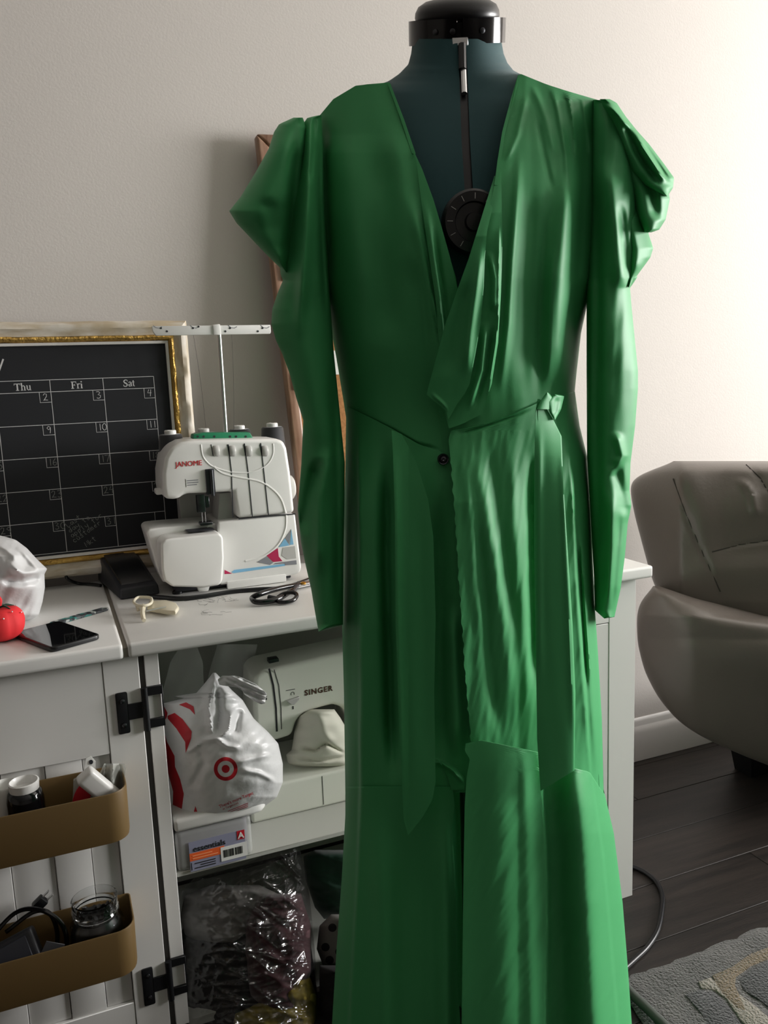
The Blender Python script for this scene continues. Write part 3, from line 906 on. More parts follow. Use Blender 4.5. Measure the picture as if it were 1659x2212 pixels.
# three lobes of the puffed head, one under the other
def lobe(Lp, Rp, d0, tf, folds, seed):
    pillow('sleeve_puff', cloth, dress, Lp, Rp, d0, tf, .03, folds, lambda X, Y: .0008 * wrinkle(X, Y, 20, 60, seed), nx=40, dy=3)
lobe([(1318, 440), (1330, 500), (1352, 580), (1358, 620)], [(1400, 440), (1401, 505), (1411, 536), (1405, 556), (1370, 604), (1360, 620)], AX - .03, .035,
     [([(1360, 450), (1375, 540), (1370, 600)], 14, .010, 'g')], 31)
lobe([(1330, 300), (1340, 380), (1372, 470), (1392, 502)], [(1400, 310), (1441, 400), (1447, 430), (1438, 474), (1424, 496), (1402, 504)], AX - .035, .045,
     [([(1380, 360), (1410, 420), (1420, 480)], 12, -.012, 'g')], 32)
lobe([(1296, 214), (1300, 228), (1318, 262), (1332, 320), (1352, 370), (1384, 400), (1420, 416), (1440, 424)],
     [(1312, 211), (1332, 222), (1352, 252), (1376, 282), (1402, 311), (1436, 356), (1456, 384), (1454, 405), (1442, 424)], AX - .04, .05, [
    ([(1345, 262), (1376, 330), (1425, 404)], 8, -.012, 'g'),
    ([(1362, 268), (1398, 330), (1440, 398)], 7, .012, 'g'),
    ([(1385, 300), (1415, 345), (1448, 395)], 5, -.010, 'g'),
    ([(1308, 222), (1340, 250), (1360, 280)], 9, .010, 'g')], 33)

# ------------------------------------------------------------------ sewing cabinet
T = 0.73
CX0, CX1, CY0, CY1 = 0.085, 1.098, 1.29, 1.785
cab = thing('sewing_cabinet', 'white sewing cabinet with open front, behind the green dress', 'cabinet', (0.6, 1.55, 0))
MB().box((CX0, CY0, T - .024), (CX1, CY1, T), .006, 3).build('worktop', M['white'], cab)
MB().box((.110, 1.318, .03), (.132, CY1 - .03, T - .024), .001, 1).build('side_panel', M['white'], cab)
MB().box((1.052, 1.318, .0), (1.074, CY1 - .03, T - .024), .001, 1).build('side_panel', M['white'], cab)
MB().box((1.008, 1.312, .0), (1.0735, 1.3178, T - .024), .001, 1).build('front_stile', M['white'], cab)
MB().box((.955, 1.312, T - .11), (1.0075, 1.3178, T - .024), .001, 1).build('front_rail', M['white'], cab)
MB().box((.9555, 1.313, .0), (1.0075, 1.322, T - .112), .001, 1).build('front_panel', M['white_matt'], cab)
MB().box((.132, CY1 - .04, .03), (1.052, CY1 - .03, T - .024)).build('back_panel', M['interior_shade'], cab, smooth=False)
MB().box((.1325, 1.323, .302), (1.0515, CY1 - .041, .31), .001, 1).build('shelf', M['interior_shade'], cab)
MB().box((.1325, 1.335, .005), (1.0515, CY1 - .041, .022), .001, 1).build('bottom_board', M['interior_shade'], cab)
# leaf hinged to the worktop, held up by the open door
def assembly(name, loc):                                # a part that has pieces of its own
    o = bpy.data.objects.new(name, None)
    o.empty_display_size = .03
    COL.objects.link(o)
    o.location = loc
    bpy.context.view_layer.update()
    o.parent = cab
    o.matrix_parent_inverse = Matrix.Translation(cab.location).inverted()
    return o
leaf = assembly('drop_leaf', (-.2, 1.5, T))
MB().box((-.55, CY0, T - .024), (CX0 - .007, CY1 - .02, T), .006, 3).build('leaf_board', M['white'], leaf)
MB().box((CX0 - .007, CY0 + .004, T - .022), (CX0, CY1 - .02, T - .007)).build('hinge_strip', mat('grey_brown_edge', '857e73', .8), leaf, smooth=False)
# the door, folded right out, seen from inside
door = assembly('door', (-.15, 1.32, 0))
D0, D1 = 1.312, 1.330
MB().box((.046, D0, .035), (.1005, D1, .703), .001, 1).build('stile', M['white'], door)
MB().box((-.46, D0, .035), (-.405, D1, .703), .001, 1).build('stile', M['white'], door)
MB().box((-.4045, D0 + .0008, .548), (.0455, D1, .703), .001, 1).build('rail', M['white'], door)
MB().box((-.4045, D0 + .0008, .035), (.0455, D1, .105), .001, 1).build('rail', M['white'], door)
xs = [-.4045, -.33, -.25, -.185, -.115, -.052, .003, .0455]
for i in range(len(xs) - 1):
    off = .004 if i % 2 else .0075
    MB().box((xs[i] + .0006, D0 + off, .1055), (xs[i + 1] - .0006, D1 + .001, .5475), .0012, 2).build('plank', M['white'], door)
MB().box((.101, 1.322, .03), (.1095, 1.328, .706)).build('gap_strip', M['edge_dark'], door, smooth=False)
def hinge(zc_):
    h = assembly('hinge', (.1, 1.31, zc_))
    y0, y1 = 1.3082, 1.3115
    MB().box((.061, y0, zc_ - .034), (.079, y1, zc_ + .034), .003, 2).box((.078, y0, zc_ - .013), (.1005, y1, zc_ + .013), .0005, 1) \
        .build('door_leaf', M['black_metal'], h)
    lf = h
    for s in (-1, 1):
        MB().lathe([(.0042, 0), (.0038, .0015), (.002, .0025), (0, .0028)], (.0705, y0, zc_ + s * .02), (0, -1, 0), 14).build('screw', M['dark_steel'], lf)
    MB().tube([(.1055, 1.3085, zc_ - .036), (.1055, 1.3085, zc_ + .036)], .0048, 12, 1).build('knuckle', M['black_metal'], h)
    MB().box((.1095, y0 + .004, zc_ + .020), (.1335, 1.3178, zc_ + .0345), .0006, 1).box((.1095, y0 + .004, zc_ - .0345), (.1335, 1.3178, zc_ - .020), .0006, 1) \
        .box((.1322, y0 + .004, zc_ - .0345), (.1340, 1.3178, zc_ + .0345), .0004, 1).build('post_leaf', M['black_metal'], h)
    return h
hinge(.6125)['label'] = 'black H-shaped hinge'
hinge(.128)['label'] = 'black H-shaped hinge'

# ------------------------------------------------------------------ bins on the door
def bin_(z0, z1, x1, label):
    b = bmesh.new()
    def loop(inset, z, drop=0.0):
        x0, xx, y0, y1, R = -.36 + inset, x1 - inset, 1.212 + inset, 1.3105 - inset, .030 - inset
        pts = []
        for cx, cy, a0 in ((x0 + R, y0 + R, math.pi), (xx - R, y0 + R, 1.5 * math.pi), (xx - .006, y1 - .006, 0), (x0 + .006, y1 - .006, .5 * math.pi)):
            rr_ = R if cy < 1.26 else .006
            for k in range(7):
                a = a0 + k * math.pi / 12
                pts.append((cx + rr_ * math.cos(a), cy + rr_ * math.sin(a), z))
        return [b.verts.new(p) for p in pts]
    L_ = [loop(.006, z0), loop(.002, z0 + .002), loop(0.001, z0 + .008), loop(0, z1 - .002), loop(.0008, z1), loop(.0022, z1), loop(.003, z1 - .002), loop(.0035, z0 + .006)]
    for A, B in zip(L_, L_[1:]):
        n = len(A)
        for i in range(n):
            b.faces.new((A[i], A[(i + 1) % n], B[(i + 1) % n], B[i]))
    b.faces.new(L_[0][::-1])
    b.faces.new(L_[-1])
    o = MB().bm(b).build('storage_bin', M['tan'], None, angle=35)
    meta(o, label, 'storage bin', 'tan bins on the cabinet door')
bin_(.449, .529, .062, 'upper tan storage bin on the white door, holding spools and small packets')
bin_(.228, .306, .055, 'lower tan storage bin on the white door, holding a glass jar and charger')

# things in the upper bin
t = thing('thread_spool', 'black spool with white ring top standing in the upper tan bin', 'spool', (-.080, 1.262, .455))
MB().lathe([(.024, 0), (.026, .004), (.026, .070), (.0235, .082), (.019, .086), (0, .086)], (-.080, 1.262, .4555), n=28).build('wound_thread', M['black_gloss'], t)
MB().lathe([(.0165, .084), (.0205, .086), (.0215, .098), (.0195, .099), (.0175, .094), (.0165, .087), (0, .087)], (-.080, 1.262, .4555), n=28).build('ring', M['serger'], t)
t = thing('white_cup', 'small white plastic cup behind the black spool, in the upper tan bin', 'cup', (-.108, 1.284, .455))
MB().lathe([(.014, 0), (.0155, .05), (.019, .08), (.0202, .088), (.019, .09), (.0175, .088), (.013, .075), (0, .075)], (-.108, 1.284, .4555), n=24).build('cup_body', M['paper'], t)
t = thing('notion_packet', 'clear notion packet with red oval print and white hanger, in the upper tan bin', 'packet', (.0, 1.268, .455))
MB().prism([(-.024, 0), (.022, 0), (.020, .072), (.004, .084), (-.014, .078)], -.003, .003, lambda u, v, w: (.002 + u, 1.268 + w + v * .12, .456 + v * 1.0), .0015, 2).build('film', M['film_clear'], t)
MB().prism([(math.cos(a) * .013, .045 + math.sin(a) * .026) for a in np.linspace(0, 6.28, 25)[:-1]], -.0045, -.0032,
           lambda u, v, w: (-.004 + u + (v - .045) * .25, 1.268 + w + v * .12, .456 + v)).build('oval_print', M['red'], t)
MB().prism([(-.006, .070), (.013, .066), (.016, .100), (.010, .110), (.003, .108)], -.0042, -.0030, lambda u, v, w: (.006 + u, 1.268 + w + v * .12, .456 + v)).build('hanger_card', M['paper'], t)
MB().prism([(math.cos(a) * .003, .101 + math.sin(a) * .0035) for a in np.linspace(0, 6.28, 13)[:-1]], -.0050, -.0043, lambda u, v, w: (.0155 + u, 1.268 + w + v * .12, .456 + v)).build('hanger_hole', M['charcoal'], t)
t = thing('white_bottle', 'white plastic bottle tilted against the rounded end of the upper tan bin', 'bottle', (.035, 1.255, .455))
Mb = Matrix.Translation((.031, 1.250, .516)) @ Matrix.Rotation(-.62, 4, 'Y') @ Matrix.Rotation(.18, 4, 'X')
MB().box((-.0145, -.011, -.030), (.0145, .011, .050), .007, 4, Mb).build('bottle_body', M['serger'], t)
MB().box((-.006, -.0106, -.012), (.008, -.0101, -.009), M=Mb).box((-.004, -.0106, -.019), (.008, -.0101, -.016), M=Mb).build('label_print', M['greyprint'], t, smooth=False)
pk = sheet('packing_film', M['film_clear'], None, [(225, 1650), (205, 1690), (200, 1724)], [(262, 1636), (272, 1660), (266, 1702), (235, 1724)], lambda X, Y: 1.262 * math.cos(YAW) + .03 + .02 * np.sin(X * .2) , (), lambda X, Y: .004 * wrinkle(X, Y, 10, 16, 77), dy=3)
meta(pk, 'crumpled clear packing film beside the white bottle in the upper tan bin', 'packing film')

# things in the lower bin
jx, jy, jz = .0, 1.262, .234
t = thing('glass_jar', 'open glass jar with dark contents standing in the lower tan bin', 'jar', (jx, jy, jz))
MB().lathe([(.030, 0), (.0385, .004), (.041, .012), (.041, .062), (.038, .072), (.0335, .078), (.0335, .083), (.0352, .085), (.0335, .088), (.0352, .092), (.0338, .096), (.0345, .108), (.0325, .109),
            (.0315, .096), (.0312, .079), (.0358, .071), (.0388, .061), (.0388, .012), (.036, .006), (0, .005)], (jx, jy, jz), n=36).build('jar_wall', M['glass'], t)
MB().lathe([(0, .006), (.036, .007), (.0382, .013), (.0382, .060), (.034, .070), (.030, .076), (0, .074)], (jx, jy, jz), n=30).build('dark_filling', M['black'], t)
bt_ = MB()
for i in range(90):
    a, r_ = random.uniform(0, 6.28), .031 * math.sqrt(random.random())
    h_ = .012 + .062 * random.random()
    if i > 55:
        h_ = .076 + random.uniform(-.003, .006)
        r_ *= .85
    q = Vector((random.gauss(0, 1), random.gauss(0, 1), random.gauss(0, 1)))
    bt_.lathe([(.0042, -.0013), (.005, 0), (.0042, .0013), (0, .001)], (jx + r_ * math.cos(a), jy + r_ * math.sin(a), jz + h_), q, 8)
bt_.build('buttons', M['black'], t, kind='stuff')
t = thing('power_adapter', 'dark grey charger block with coiled black cord in the lower tan bin', 'charger', (-.12, 1.25, .235))
Ma = Matrix.Translation((-.118, 1.256, .282)) @ Matrix.Rotation(-.30, 4, 'Y') @ Matrix.Rotation(-.5, 4, 'X')
MB().box((-.040, -.014, -.026), (.036, .014, .030), .006, 3, Ma).build('block', M['charcoal'], t)
MB().box((-.030, -.0155, -.018), (.026, -.0138, .022), .001, 1, Ma).build('face_plate', mat('slate_plastic', '3a3c46', 0.45), t)
def cord_arc(pts):
    return MB().tube(pts, .0034, 8, 8).build('cord', M['black_gloss'], t)
cord_arc([(-.16, 1.275, .300), (-.115, 1.285, .335), (-.078, 1.275, .336), (-.050, 1.262, .312), (-.046, 1.250, .28), (-.060, 1.24, .262), (-.09, 1.232, .258)])
cord_arc([(-.13, 1.29, .305), (-.09, 1.292, .325), (-.066, 1.285, .32), (-.058, 1.275, .29), (-.064, 1.262, .262)])
cord_arc([(-.17, 1.226, .27), (-.12, 1.222, .268), (-.075, 1.223, .272), (-.048, 1.232, .27), (-.047, 1.245, .256)])
t = thing('mains_plug', 'black mains plug with two steel prongs sticking up from the lower tan bin', 'plug', (-.07, 1.29, .32))
Mp = Matrix.Translation((-.079, 1.297, .334)) @ Matrix.Rotation(.9, 4, 'Y')
MB().box((-.008, -.007, -.010), (.008, .007, .010), .003, 2, Mp).build('plug_body', M['black'], t)
for s in (-1, 1):
    MB().box((s * .0045 - .0007, -.003, .010), (s * .0045 + .0007, .003, .022), .0003, 1, Mp).build('prong', M['steel'], t)
tg = MB().box((-.014, -.0006, -.018), (.014, .0006, .018), .0003, 1, Matrix.Translation((-.068, 1.226, .292)) @ Matrix.Rotation(.5, 4, 'Y')).build('cord_tag', mat('grey_tag', '4c4c50', .6), None)
meta(tg, 'small grey paper tag leaning on the charger cord in the lower tan bin', 'tag')

# ------------------------------------------------------------------ chalkboard calendar
CBY = 1.742
chalk = thing('chalkboard_calendar', 'black chalkboard calendar in white and gold frame standing on the cabinet', 'calendar', (-.13, CBY, T))
KT = math.radians(1.5)
def cb(u, v, h):                                        # u along the board, v height, h out of the board
    q = v - T
    return (u, CBY + q * math.sin(KT) - h * math.cos(KT), T + q * math.cos(KT) + h * math.sin(KT))
def slab(u0, u1, v0, v1, h0, h1, bev=.002):
    return MB().prism([(u0, v0), (u1, v0), (u1, v1), (u0, v1)], h0, h1, cb, bev, 2)
BX0, BX1, BZ0, BZ1 = -.505, .246, .792, 1.212
slab(BX0 - .01, BX1 + .004, BZ0 - .01, BZ1 + .005, -.012, .002, 0).build('board', M['chalk'], chalk, smooth=False)
fo, fi = .036, .009
rail_prof = [(0, 0), (0, .010), (.006, .017), (.014, .018), (.022, .012), (.028, .011), (.028, 0)]
def mould(name, m, side, off, prof_, wob=0.0):
    """one length of frame moulding with mitred ends; off is the distance of its inner edge from the board edge"""
    prs = []
    w_ = max(p[0] for p in prof_)
    n = 40
    vs_, fs = [], []
    for i in range(n + 1):
        t_ = i / n
        for a, h in prof_:
            d_ = off + w_ - a
            if side in 'tb':
                u = (BX0 - d_) + (BX1 - BX0 + 2 * d_) * t_
                v = BZ1 + d_ if side == 't' else BZ0 - d_
            else:
                v = (BZ0 - d_) + (BZ1 - BZ0 + 2 * d_) * t_
                u = BX1 + d_ if side == 'r' else BX0 - d_
            hh = h + wob * mnoise.noise(Vector((u * 90, v * 90, a * 400)))
            vs_.append(cb(u, v + (wob * .6 * mnoise.noise(Vector((u * 25, 3, 1))) if side in 'tb' else 0), hh))
    k_ = len(prof_)
    for i in range(n):
        for j in range(k_ - 1):
            fs.append((i * k_ + j, i * k_ + j + 1, (i + 1) * k_ + j + 1, (i + 1) * k_ + j))
        fs.append((i * k_ + k_ - 1, i * k_, (i + 1) * k_, (i + 1) * k_ + k_ - 1))
    fs += [tuple(range(k_)), tuple(range(n * k_, n * k_ + k_))[::-1]]
    return MB().add(vs_, fs).build(name, m, chalk)
for sd in 'tblr':
    mould('frame_rail', M['frame_white'], sd, .012, rail_prof, .0025)
    mould('gold_liner', M['gilt'], sd, .001, [(0, .003), (.002, .013), (.006, .015), (.009, .012), (.012, .004)], .004)
    mould('inner_lip', M['trim'], sd, -.005, [(0, .002), (.001, .008), (.006, .007), (.0065, .002)], 0)
# printed grid
GX = [.213 - .0985 * k for k in range(8)]
GZ = [1.142] + [1.119 - .0635 * k for k in range(6)]
g = MB()
cbt = lambda u, v, h: cb(u, v, .0021 + h)
for z in GZ:
    g.ribbon([(GX[-1], z), (GX[0], z)], .0011, cbt, .0002)
for x in GX:
    g.ribbon([(x, GZ[0]), (x, GZ[-1])], .0011, cbt, .0002)
for c_ in range(7):
    for r_ in range(5):
        x, z = GX[c_], GZ[1 + r_]
        g.ribbon([(x - .021, z), (x - .021, z - .020), (x, z - .020)], .0010, cbt, .0002)
g.build('grid_lines', M['chalkwhite'], chalk, smooth=False)
xd_ = Vector(cb(1, T, 0)) - Vector(cb(0, T, 0))
yd_ = Vector(cb(0, T + 1, 0)) - Vector(cb(0, T, 0))
def serif(word, u, v, s):
    """bold slab-serif lettering drawn as strokes"""
    G = {'T': ([(0, .9, 1, .9, .12), (.5, .05, .5, .95, .22), (.25, .05, .75, .05, .1), (.03, .7, .03, .95, .08), (.97, .7, .97, .95, .08)], 1.0),
         'F': ([(.22, .05, .22, .95, .22), (0, .05, .45, .05, .1), (0, .92, .85, .92, .12), (.83, .7, .83, .95, .08), (.22, .5, .6, .5, .1), (.6, .38, .6, .62, .08)], .9),
         'S': ([(.75, .7, .72, .92, .08), (.72, .9, .45, .95, .12), (.45, .95, .15, .82, .16), (.15, .82, .2, .6, .2), (.2, .6, .6, .42, .22), (.6, .42, .72, .2, .2), (.72, .2, .42, .03, .14), (.42, .03, .12, .1, .12), (.1, .05, .08, .3, .08)], .85),
         'h': ([(.2, .05, .2, 1.0, .18), (0, .05, .38, .05, .09), (.05, .97, .2, .97, .09), (.2, .52, .45, .66, .12), (.45, .66, .62, .55, .15), (.64, .55, .64, .05, .18), (.48, .05, .82, .05, .09)], .86),
         'u': ([(.18, .66, .18, .2, .18), (.02, .64, .18, .64, .09), (.18, .2, .35, .04, .14), (.35, .04, .6, .16, .12), (.62, .05, .62, .66, .18), (.48, .64, .62, .64, .09), (.62, .05, .78, .05, .09)], .84),
         'r': ([(.18, .05, .18, .66, .18), (0, .05, .4, .05, .09), (.02, .64, .18, .64, .09), (.2, .5, .4, .66, .12), (.4, .66, .52, .6, .16)], .6),
         'i': ([(.2, .05, .2, .64, .2), (.02, .05, .38, .05, .09), (.02, .64, .2, .64, .09), (.2, .82, .2, .98, .2)], .44),
         'a': ([(.1, .55, .3, .66, .14), (.3, .66, .5, .58, .14), (.52, .6, .52, .12, .18), (.52, .12, .66, .05, .1), (.5, .4, .15, .3, .12), (.13, .32, .15, .08, .17), (.15, .08, .35, .05, .12), (.35, .05, .5, .2, .1)], .68),
         't': ([(.22, .1, .22, .85, .17), (.02, .62, .42, .62, .09), (.22, .1, .42, .06, .12)], .46)}
    b = MB()
    W_ = sum(G[c][1] for c in word) * .78 * s
    x = u - W_ / 2
    for c in word:
        for x0, y0, x1, y1, w in G[c][0]:
            b.ribbon([(x + x0 * .78 * s, v + (y0 - .5) * s), (x + x1 * .78 * s, v + (y1 - .5) * s)], w * s * .8, cbt, .0003)
        x += G[c][1] * .78 * s
    b.build('lettering', M['chalkwhite'], chalk, smooth=False)
for k, w in enumerate(('Sat', 'Fri', 'Thu')):
    serif(w, (GX[k] + GX[k + 1]) / 2, (GZ[0] + GZ[1]) / 2, .0145)
ST = {'0': [[(.5, 1), (.15, .75), (.1, .3), (.4, 0), (.75, .1), (.9, .55), (.7, .95), (.5, 1)]], '1': [[(.5, 1), (.5, 0)]],
      '2': [[(.1, .75), (.35, 1), (.7, .9), (.65, .55), (.1, 0), (.35, .1), (.9, .05)]], '3': [[(.1, .95), (.5, 1), (.75, .8), (.35, .55), (.8, .4), (.75, .1), (.4, 0), (.1, .1)]],
      '4': [[(.35, 1), (.1, .5), (.85, .5)], [(.8, 1), (.6, 0)]], '5': [[(.8, 1), (.2, 1), (.2, .6), (.6, .6), (.8, .3), (.5, 0), (.1, .1)]],
      '6': [[(.6, 1), (.2, .6), (.1, .2), (.4, 0), (.75, .15), (.7, .45), (.3, .45), (.12, .3)]], '7': [[(.05, .95), (.9, 1), (.4, 0)]],
      '8': [[(.5, .55), (.15, .8), (.5, 1), (.8, .8), (.5, .55), (.15, .25), (.5, 0), (.85, .25), (.5, .55)]], '9': [[(.8, .7), (.45, .5), (.15, .75), (.45, 1), (.8, .85), (.8, .5), (.65, 0)]],
      'L': [[(.1, 1), (.25, 0), (.9, .15)]], 'a': [[(.8, .5), (.4, .6), (.1, .3), (.35, 0), (.75, .3), (.8, .55), (.85, 0)]], 's': [[(.8, .55), (.3, .6), (.25, .4), (.7, .25), (.6, 0), (.1, .05)]],
      't': [[(.45, 1), (.4, .1), (.65, 0)], [(.1, .65), (.85, .7)]], 'd': [[(.75, .35), (.4, .55), (.1, .25), (.4, 0), (.75, .25)], [(.8, 1), (.75, 0)]],
      'y': [[(.1, .55), (.2, .15), (.7, .2)], [(.85, .6), (.6, -.3), (.2, -.4)]], 'o': [[(.5, .6), (.15, .4), (.3, 0), (.7, .1), (.8, .45), (.5, .6)]], 'p': [[(.15, .6), (.15, -.4)], [(.15, .45), (.5, .6), (.8, .35), (.5, .05), (.15, .15)]],
      'l': [[(.4, 1), (.4, .1), (.6, 0)]], 'f': [[(.8, .95), (.5, 1), (.4, .6), (.4, -.2)], [(.1, .55), (.75, .6)]], 'r': [[(.2, .6), (.2, 0)], [(.2, .4), (.5, .6), (.8, .5)]], 'c': [[(.8, .5), (.4, .6), (.15, .3), (.4, 0), (.8, .1)]],
      'u': [[(.15, .6), (.2, .1), (.5, 0), (.75, .2), (.8, .6), (.85, 0)]], 'm': [[(.05, 0), (.1, .6), (.3, .55), (.4, 0)], [(.4, .5), (.65, .6), (.8, 0)]], 'e': [[(.15, .3), (.75, .4), (.6, .6), (.2, .45), (.2, .1), (.7, .05)]],
      'M': [[(.0, 0), (.15, 1), (.45, .3), (.8, 1), (.95, 0)]], 'k': [[(.15, 1), (.15, 0)], [(.75, .6), (.2, .3), (.8, 0)]], ' ': []}
def hand(word, u, v, s, m, ang=0.0, w=.0010, gap=.95):
    b = MB()
    ca, sa = math.cos(ang), math.sin(ang)
    x = 0
    for c in word:
        for st in ST[c]:
            P = [((x + p[0] * .75) * s, p[1] * s) for p in st]
            P = [(u + a * ca - q * sa + random.uniform(-.0003, .0003), v + a * sa + q * ca) for a, q in P]
            b.ribbon(P, w, cbt, .0003)
        x += gap if c != '1' else .6
    b.build('chalk_writing', m, chalk, smooth=False)
for c_, days in enumerate(((4, 11, 18, 25), (3, 10, 17, 24, 31), (2, 9, 16, 23, 30), (1, 8, 15, 22, 29), (7, 14, 21, 28), (6, 13, 20, 27), (5, 12, 19, 26))):
    for r_, d_ in enumerate(days):
        rr_ = r_ + (1 if c_ > 3 else 0)
        hand(str(d_), GX[c_] - (.0155 if d_ < 10 else .0185), GZ[1 + rr_] - .0165, .0135, M['chalkwhite'] if rr_ < 2 else M['chalkdim'], 0, .0011, .8)
for i, w in enumerate(('Last', 'day to', 'apply for', 'customer', 'Mkt')):
    hand(w, GX[2] + .006 + .003 * i + (.02 if i == 4 else 0), GZ[5] - .016 - .0105 * i, .0105, M['chalkdim'], .55, .0009, .78)
hand('y', -.088, 1.168, .035, M['chalkwhite'], -.2, .003)

# ------------------------------------------------------------------ cork board leaning on the wall
cork = thing('cork_board', 'tall cork pinboard in oak frame leaning on the wall behind the dress', 'pinboard', (.7, 1.70, T))
KA = math.atan2(.088, .90)
def kb(u, v, h):                                        # u across, v up from the table, h out of the board
    u2, v2 = u * math.cos(.038) - v * math.sin(.038), u * math.sin(.038) + v * math.cos(.038)
    return (.497 + u2, 1.700 + v2 * math.sin(KA) - h * math.cos(KA), T + .001 + v2 * math.cos(KA) + h * math.sin(KA))
KW, KH = .46, .905
MB().prism([(.02, .02), (KW - .02, .02), (KW - .02, KH - .02), (.02, KH - .02)], -.006, .004, kb).build('cork_panel', M['cork'], cork, smooth=False)
for nm, poly in (('frame_stile', [(0, 0), (.027, .027), (.027, KH - .027), (0, KH)]), ('frame_stile', [(KW, 0), (KW - .027, .027), (KW - .027, KH - .027), (KW, KH)]),
                 ('frame_rail', [(0, KH), (.027, KH - .027), (KW - .027, KH - .027), (KW, KH)]), ('frame_rail', [(0, 0), (.027, .027), (KW - .027, .027), (KW, 0)])):
    MB().prism(poly, -.010, .016, kb, .006, 3).build(nm, M['oak'], cork)
for v in (.39, .62):
    c_ = MB().prism([(.018, v - .018), (.042, v - .022), (.05, v), (.040, v + .020), (.018, v + .016)], .016, .021, kb, .001, 1).build('frame_clip', M['brass'], cork)
pp = MB().prism([(.085, .40), (.20, .395), (.20, .448), (.09, .452)], .0046, .0054, kb).build('note_paper', M['paper'], None, smooth=False)
meta(pp, 'white paper note pinned to the cork board, seen between sleeve and bodice', 'paper note')
pn = thing('picture_card', 'orange and blue picture card pinned on the cork board above the white note', 'card', kb(.14, .52, .005))
MB().prism([(.075, .47), (.19, .47), (.19, .58), (.075, .58)], .0046, .0052, kb).build('card_sheet', mat('sandy_print', 'c99a63', .7), pn, smooth=False)
MB().prism([(.10 + .028 * math.cos(a), .515 + .030 * math.sin(a)) for a in np.linspace(0, 6.28, 21)[:-1]], .0053, .0057, kb).build('orange_print', mat('amber_print', 'e08a2a', .7), pn, smooth=False)
MB().prism([(.085, .542), (.16, .542), (.16, .562), (.095, .566)], .0053, .0057, kb).build('blue_print', mat('dusk_blue_print', '4a6a9a', .7), pn, smooth=False)
pp = MB().prism([(.07, .60), (.15, .60), (.15, .66), (.07, .66)], .0046, .0054, kb).build('note_paper', M['paper'], None, smooth=False)
meta(pp, 'uppermost white paper slip on the cork board, beside the dress armpit', 'paper note')

# ------------------------------------------------------------------ serger
SY = 1.55
serger = thing('serger', 'white four-thread serger sewing machine standing on the worktop', 'sewing machine', (.30, 1.63, T))
def sp(px, py, y=SY):
    q = ony(px, py, y)
    return float(q[0]), float(q[2])
def spoly(pts, y=SY):
    return [sp(a, b, y) for a, b in pts]
front_y = lambda y: (lambda u, v, w: (u, y + w, v))
MB().prism(spoly([(356, 1078), (352, 1055), (351, 1022), (357, 988), (371, 965), (392, 954), (420, 951), (598, 948), (613, 953), (620, 968), (628, 1020), (637, 1108), (513, 1120), (508, 1090), (505, 1062), (470, 1064), (400, 1067), (384, 1079)]),
           0, .115, front_y(SY), .008, 4).build('upper_body', M['serger'], serger, angle=30)
ub = serger.children[-1]
MB().prism(spoly([(474, 1066), (506, 1063), (513, 1128), (470, 1130)], SY + .03), .0, .06, front_y(SY + .03), .002, 2).build('throat_wall', M['serger_grey'], serger)
bx = spoly([(470, 1128), (515, 1123), (638, 1110), (645, 1170), (652, 1228), (648, 1238), (636, 1243), (560, 1254), (480, 1264), (470, 1262)])
MB().prism(bx, .0, .125, front_y(SY), .007, 4).build('base_body', M['serger'], serger, angle=30)
bb_ = serger.children[-1]
MB().prism(spoly([(316, 1150), (322, 1143), (345, 1140), (470, 1130), (480, 1262), (352, 1258), (338, 1225)], SY + .02), .0, .10, front_y(SY + .02), .006, 3).build('bed', M['serger'], serger, angle=30)
LY = SY - .035
MB().prism(spoly([(347, 1175), (356, 1166), (372, 1163), (474, 1152), (482, 1160), (484, 1205), (481, 1256), (474, 1265), (440, 1270), (372, 1268), (354, 1255), (349, 1230)], LY), .0, .075, front_y(LY), .010, 5).build('looper_cover', M['serger'], serger, angle=30)
MB().prism(spoly([(425, 1264), (455, 1262), (450, 1277), (430, 1279)], LY + .004), 0, .012, front_y(LY + .004), .0015, 2).build('cover_tab', M['serger'], serger)
MB().box((sp(380, 1268)[0], SY + .012, T + .003), (sp(632, 1240)[0], SY + .115, T + .02), .002, 1).build('underside', M['charcoal'], serger)
MB().box((sp(490, 1262)[0], SY - .004, T + .0005), (sp(618, 1250)[0], SY + .004, T + .016), .003, 2).build('foot_skirt', M['serger'], serger)
for px in (385, 610):
    MB().lathe([(.010, 0), (.010, .004), (.008, .006), (0, .006)], (sp(px, 1262)[0], SY + .02, T), n=14).build('rubber_foot', M['black'], serger)
# needle side
MB().prism(spoly([(443, 1014), (462, 1012), (466, 1066), (447, 1069)], SY - .002), -.002, .01, front_y(SY - .002), .001, 1).build('needle_slot', M['charcoal'], serger)
MB().tube([(sp(455, 1014)[0], SY - .006, sp(455, 1014)[1]), (sp(459, 1070)[0], SY - .006, sp(459, 1070)[1])], .0032, 10, 1).build('lever', M['dark_steel'], serger)
ny_ = SY + .012
nx_, nz_ = sp(437, 1072, ny_)
MB().box((nx_ - .012, ny_ - .006, nz_ - .030), (nx_ + .004, ny_ + .006, nz_ + .004), .002, 2).build('presser_bar', M['dark_steel'], serger)
MB().box((nx_ + .004, ny_ - .005, nz_ - .022), (nx_ + .012, ny_ + .005, nz_), .001, 1).build('needle_clamp', M['dark_steel'], serger)
for s in (0, 1):
    MB().tube([(nx_ - .004 + .006 * s, ny_ - .004, nz_ - .024), (nx_ - .004 + .006 * s, ny_ - .004, nz_ - .052)], .0008, 6, 1).build('needle', M['steel'], serger)
MB().box((nx_ - .010, ny_ - .014, nz_ - .054), (nx_ + .014, ny_ + .006, nz_ - .048), .0015, 1).build('presser_foot', M['dark_steel'], serger)
plz = float(ony(440, 1148, LY + .02)[2])
